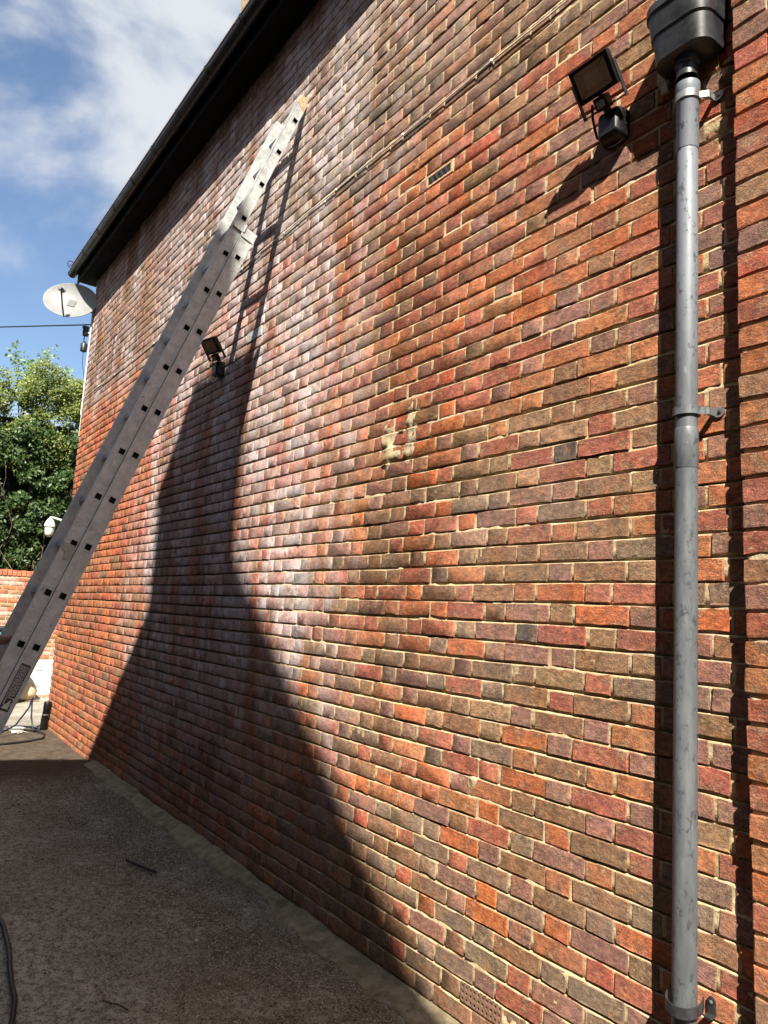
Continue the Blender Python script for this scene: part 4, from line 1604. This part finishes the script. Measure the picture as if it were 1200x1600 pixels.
# young tree with loose shoots against the sky
tree = empty('young_tree', (GW - 1.5, -.2, 0))
tag(tree, 'young tree with loose fresh green shoots against the sky beside the house corner', 'tree')
tree.location = (0, 0, 0)
mb = MB()
tb = Vector((GW - 1.5, .15, 0))
trunk_pts = [tb, tb + Vector((.05, -.05, 2)), tb + Vector((0, .0, 3.6)), tb + Vector((.05, .06, 4.6)), tb + Vector((.02, .05, 5.4))]
mb.tube(trunk_pts, [.07, .06, .045, .03, .02], 8)
mb.build('trunk', M['bark'], tree, 0, 50)
mb = MB()
lp = []
shoots = [((.05, .0, 4.4), (.1, -1.15, 6.15)), ((0, .02, 4.6), (.1, -.25, 6.45)), ((0, .05, 4.9), (0, .42, 6.55)), ((0, .0, 4.5), (.1, .75, 6.2)), ((0, 0, 4.2), (.15, -.7, 5.6)), ((0, 0, 4.3), (.1, .5, 5.7)),
          ((0, 0, 4.8), (-.1, .1, 6.3)), ((0, 0, 4.4), (0, -1.7, 5.5)), ((0, 0, 4.4), (.1, -2.3, 5.6)), ((0, 0, 4.3), (0, 1.2, 5.9))]
rs_ = np.random.default_rng(8)
for a, b in shoots:
    a = tb + Vector(a)
    b = tb + Vector(b)
    n = 12
    pts = []
    for k in range(n + 1):
        t = k / n
        p = a.lerp(b, t) + Vector((0, 0, .28 * math.sin(math.pi * t))) + Vector(rs_.normal(size=3) * .02)
        pts.append(p)
        if t > .28:
            for q in range(int(15 + 10 * (1 - t))):
                lp.append(tuple(p + Vector(rs_.normal(size=3) * (.075 + .05 * (1 - t)))))
    mb.tube(pts, [.016 * (1 - .8 * k / n) for k in range(n + 1)], 5)
mb.build('limbs', M['bark'], tree, 0, 50)
leaf_cloud('crown', M['shoot'], lp, .042, tree, 18, out=(.5, -.4, .6))

# things standing in the yard
bx_ = empty('white_wrapped_stack', (-11.1, .55, 0))
tag(bx_, 'white plastic wrapped stack with grey print beyond the house corner', 'wrapped stack')
bo = MB().box((-.35, -.9, .02), (.35, .45, .52)).build('wrap', M['white_wrap'], bx_, .02)
for i, (yy, zz) in enumerate([(-.38, .44), (-.10, .41), (-.44, .30), (-.13, .16), (-.46, .14), (.1, .3), (-.7, .36)]):
    MB().box((.351, yy - .05, zz - .014), (.3525, yy + .05, zz + .014)).build('print', M['print_grey'], bo)
MB().box((-.42, -.95, -.002), (.42, .5, .018)).build('pallet', worn('pallet_wood', (.33, .24, .15), .85, 0, .3, 20, .002), bx_)

sk = empty('cream_sack', (-10.45, .17, 0))
tag(sk, 'bulging cream sack on the ground before the white wrapped stack', 'sack')
rings = []
for z, rr in ((0, .15), (.03, .20), (.12, .225), (.22, .19), (.30, .13), (.345, .085), (.37, .10), (.39, .07)):
    rings.append([(rr * math.cos(2 * math.pi * k / 18) * (1 + .07 * math.sin(3 * k + z * 20)), rr * math.sin(2 * math.pi * k / 18) * (1 + .06 * math.cos(2 * k + z * 14)), z) for k in range(18)])
MB().loft(rings).build('sack_body', M['sack'], sk, 0, 60)
MB().lathe((0, 0, .335), (0, 0, 1), [(.09, 0), (.097, .006), (.09, .012)], 16).build('tie', M['twig'], sk)
MB().box((-.02, -.30, .002), (.25, .22, .006)).build('trodden_flap', M['leaf_dry'], sk)

wb = empty('turquoise_bin', (-9.9, -.42, 0))
tag(wb, 'turquoise plastic bin at the left edge behind the ladder', 'bin')
MB().loft([[(-.24 * s, -.26 * s, z), (.24 * s, -.26 * s, z), (.24 * s, .26 * s, z), (-.24 * s, .26 * s, z)] for z, s in ((.02, .82), (.5, .9), (1.06, 1.0))]).build('body', M['turquoise'], wb, .02)
MB().loft([[(-.27, -.29, z), (.27, -.29, z), (.27, .29, z + dz), (-.27, .29, z + dz)] for z, dz in ((1.07, .0), (1.10, .01))]).build('rim', M['dark_steel'], wb, .008)
gb = empty('grey_barrel', (-10.6, -.52, 0))
tag(gb, 'grey ribbed barrel behind the turquoise bin at the left edge', 'barrel')
MB().lathe((0, 0, 0), (0, 0, 1), [(.24, 0), (.27, .3), (.29, .6), (.29, .95), (.27, 1.15), (.20, 1.30), (.08, 1.36), (.01, 1.37)], 24, True).build('body', M['grey_bin'], gb, 0, 40)
for z in (.35, .75):
    MB().lathe((0, 0, z), (0, 0, 1), [(.275, 0), (.303, .012), (.303, .028), (.275, .04)], 24).build('rib', M['dark_steel'], gb)
R = random.Random(21)
for i, (x, y, s, lab) in enumerate([(-10.9, .45, .05, 'reddish stone lump left of the sack foot'), (-10.75, .62, .06, 'pink stone lump nearest the far house corner'), (-11.0, .80, .045, 'small pale lump half hidden by the house corner')]):
    v, f = [], []
    pebble(v, f, (x, y, .03), s, R)
    pebble(v, f, (x + .04, y + .07, .025), s * .8, R)
    o = np_mesh('rubble', np.array(v), np.array(f), worn('pink_rubble', (.42, .27, .22), .9, 0, .3, 20, .003))
    tag(o, lab, 'rubble')
wp = MB()
rr = random.Random(4)
ring = [(-7.72 + .30 * math.cos(t) * rr.uniform(.5, 1.2), -.33 + .10 * math.sin(t) * rr.uniform(.4, 1.3)) for t in [k * 2 * math.pi / 22 for k in range(22)]]
wp.loft([[(x, y, z) for x, y in ring] for z in (.004, .008)])
wpo = wp.build('paint_spill', worn('white_paint_spill', (.42, .40, .35), .8, 0, .2, 30, .001))
tag(wpo, 'splash of white paint on the ground among the hoses', 'spill')

# ------------------------------------------------------------------ neighbouring house behind the camera (it throws the gable shaped shade)
nb_ = empty('neighbour_house', (3, -8, 0))
tag(nb_, 'neighbouring brick gable house with chimney across the passage behind the camera', 'house')
nb_.location = (0, 0, 0)
NY = -4.0
AP = (2.16, 10.03)
EL, ER = (-2.13, 5.4), (7.5, 5.4)
mb = MB()
o2 = .07
fr = [(EL[0] + .25, NY - .06, -.2), (ER[0] - .25, NY - .06, -.2), (ER[0] - .25, NY - .06, ER[1] - .0), (AP[0], NY - .06, AP[1] - .14), (EL[0] + .25, NY - .06, EL[1] - .0)]
bk = [(x, NY - 9, z) for x, y, z in fr]
mb.loft([fr, bk])
nw = mb.build('wall', worn('neighbour_brick', (.075, .045, .035), .9, 0, .35, 14, .004), nb_)
mb = MB()
for s, E_ in ((0, EL), (1, ER)):
    a = [(E_[0], NY, E_[1]), (AP[0], NY, AP[1]), (AP[0], NY - 9.2, AP[1]), (E_[0], NY - 9.2, E_[1])]
    b = [(x, y, z - .11) for x, y, z in a]
    mb.add(a + b, [(0, 1, 2, 3), (7, 6, 5, 4), (0, 4, 5, 1), (1, 5, 6, 2), (2, 6, 7, 3), (3, 7, 4, 0)])
WGM = worn('added_wing_brick', (.075, .045, .035), .9, 0, .35, 14, .004)
for xa, xb in ((-11.5, EL[0] + .2), (ER[0] - .2, 16.0)):  # unseen wings, added to keep sky fill out of the passage
    MB().box((xa, NY - 7, -.2), (xb, NY - .3, 6.2)).build('added_wing_wall', WGM, nb_)
    mb2 = MB()
    mb2.add([(xa, NY - .1, 6.2), (xb, NY - .1, 6.2), (xb, NY - 3.7, 8.8), (xa, NY - 3.7, 8.8), (xb, NY - 7.2, 6.2), (xa, NY - 7.2, 6.2)], [(0, 1, 2, 3), (3, 2, 4, 5), (0, 3, 5), (1, 4, 2)])
    mb2.build('added_wing_roof', M['roof_tile'], nb_)
nr_ = mb.build('roof', M['roof_tile'], nb_)
mb = MB().box((1.82, NY - .45, 8.2), (2.85, NY, 10.70))
mb.box((1.79, NY - .48, 10.70), (2.88, NY + .03, 10.83))
nc = mb.build('chimney', worn('neighbour_chimney_brick', (.30, .16, .10), .9, 0, .35, 14, .004), nr_)
for x in (1.2, 4.6):
    w = MB().box((x - .5, NY - .08, 3.4), (x + .5, NY - .045, 4.6)).build('window', M['white_lamp'], nb_)
    MB().box((x - .44, NY - .043, 3.46), (x + .44, NY - .040, 4.54)).build('pane', M['grey_lens'], w)

# ------------------------------------------------------------------ the person steadying the ladder (only a hand reaches into view)


def skin_body(name, joints, edges, mat, parent, sub=2):
    me = bpy.data.meshes.new(name)
    names = list(joints)
    me.from_pydata([joints[k][0] for k in names], [(names.index(a), names.index(b)) for a, b in edges], [])
    o = bpy.data.objects.new(name, me)
    put(o, parent)
    md = o.modifiers.new('skin', 'SKIN')
    md.use_smooth_shade = True
    for i, k in enumerate(names):
        r = joints[k][1]
        me.skin_vertices[0].data[i].radius = r if isinstance(r, tuple) else (r, r)
        me.skin_vertices[0].data[i].use_root = (i == 0)
    sb = o.modifiers.new('sub', 'SUBSURF')
    sb.levels = sub
    sb.render_levels = sub
    me.materials.append(mat)
    return o


PX0, PY0 = -3.22, -2.02
per = empty('person', (PX0, PY0, 0))
tag(per, 'person steadying the ladder, only a hand showing at the left edge', 'person')
fwd_ = Vector((.75, .66, 0)).normalized()     # faces the ladder
rgt = Vector((fwd_.y, -fwd_.x, 0))


def B(f, r_, z):
    return tuple(fwd_ * f + rgt * r_ + Vector((0, 0, z)))


hand_w = Vector((-2.555, -1.345, 1.335)) - Vector((PX0, PY0, 0))
gp = hand_w                                     # palm centre against the far stile
wr = gp + Vector((-.062, -.082, -.022))
el = (Vector(B(.10, -.25, 1.10)) + wr) / 2 + Vector((-.04, -.03, -.10))
J = dict(pelvis=(B(0, 0, .95), .145), waist=(B(.01, 0, 1.10), .13), chest=(B(.02, 0, 1.32), (.165, .125)), neck=(B(.02, 0, 1.49), .06), head0=(B(.04, 0, 1.57), .072), head1=(B(.045, 0, 1.67), .098), head2=(B(.03, 0, 1.755), .07),
         shl=(B(.02, -.19, 1.42), .065), ell=(tuple(el), .045), wrl=(tuple(wr), .029), pal=(tuple(gp), (.040, .022)),
         shr=(B(.02, .19, 1.42), .065), elr=(B(.0, .25, 1.13), .045), wrr=(B(.12, .23, .90), .03), par=(B(.16, .22, .82), .035),
         hil=(B(0, -.09, .88), .095), knl=(B(.03, -.11, .49), .06), anl=(B(0, -.12, .09), .042), tol=(B(.17, -.13, .04), .04),
         hir=(B(0, .09, .88), .095), knr=(B(.06, .11, .49), .06), anr=(B(.0, .12, .09), .042), tor=(B(.17, .13, .04), .04))
E = [('pelvis', 'waist'), ('waist', 'chest'), ('chest', 'neck'), ('neck', 'head0'), ('head0', 'head1'), ('head1', 'head2'), ('chest', 'shl'), ('shl', 'ell'), ('ell', 'wrl'), ('wrl', 'pal'), ('chest', 'shr'), ('shr', 'elr'), ('elr', 'wrr'), ('wrr', 'par'),
     ('pelvis', 'hil'), ('hil', 'knl'), ('knl', 'anl'), ('anl', 'tol'), ('pelvis', 'hir'), ('hir', 'knr'), ('knr', 'anr'), ('anr', 'tor')]
skin_body('body', J, E, M['skin'], per)
JK = {k: (J[k][0], (tuple(x + .016 for x in J[k][1]) if isinstance(J[k][1], tuple) else J[k][1] + .016)) for k in ('pelvis', 'waist', 'chest', 'shl', 'ell', 'shr', 'elr', 'wrr')}
skin_body('jacket', JK, [('pelvis', 'waist'), ('waist', 'chest'), ('chest', 'shl'), ('shl', 'ell'), ('chest', 'shr'), ('shr', 'elr'), ('elr', 'wrr')], M['jacket'], per)
TK = {k: (J[k][0], J[k][1] + .018) for k in ('pelvis', 'hil', 'knl', 'anl', 'hir', 'knr', 'anr')}
skin_body('trousers', TK, [('pelvis', 'hil'), ('hil', 'knl'), ('knl', 'anl'), ('pelvis', 'hir'), ('hir', 'knr'), ('knr', 'anr')], M['trousers'], per)
for s, a, b in (('l', 'anl', 'tol'), ('r', 'anr', 'tor')):
    p, q = Vector(J[a][0]), Vector(J[b][0])
    MB().tube([p + Vector((0, 0, .06)), p, p.lerp(q, .5) + Vector((0, 0, -.01)), q + (q - p) * .25], [.055, .058, .052, .035], 12).build('boot', M['boot'], per, 0, 60)
hd = Vector(J['head1'][0])
MB().lathe(hd + Vector((0, 0, -.02)) - fwd_ * .012, (0, 0, 1), [(.100, .0), (.106, .05), (.092, .10), (.055, .135), (.005, .145)], 18, True).build('hair', M['hair'], per, 0, 60)
for s in (-1, 1):
    MB().lathe(hd + fwd_ * .092 + rgt * .033 * s + Vector((0, 0, .0)), fwd_, [(.012, 0), (.008, .006), (.001, .008)], 10, True).build('eye', M['wire_dark'], per)
MB().tube([hd + fwd_ * .093 + Vector((0, 0, .005)), hd + fwd_ * .122 + Vector((0, 0, -.035)), hd + fwd_ * .095 + Vector((0, 0, -.042))], [.010, .015, .010], 8).build('nose', M['skin'], per, 0, 60)
# fingers of the near hand, closed round the near stile
for i, (ln, off) in enumerate(((.068, .030), (.076, .010), (.072, -.010), (.058, -.029))):
    a = gp - dD * off + dE * .012
    p1 = a + dE * ln * .62 - dN * .006
    p2 = p1 + dE * ln * .22 + dN * .020
    p3 = p2 + dN * ln * .36
    skin_body('finger', {'a': (tuple(a - dE * .02), .0098), 'b': (tuple(p1), .0094), 'c': (tuple(p2), .0086), 'd': (tuple(p3), .0072)}, [('a', 'b'), ('b', 'c'), ('c', 'd')], M['skin'], per)
a = gp - dD * .026
skin_body('thumb', {'a': (tuple(a - dE * .02), .014), 'b': (tuple(a + dE * .012 - dD * .026 + dN * .010), .0115), 'c': (tuple(a + dE * .040 - dD * .036 + dN * .022), .009)}, [('a', 'b'), ('b', 'c')], M['skin'], per)
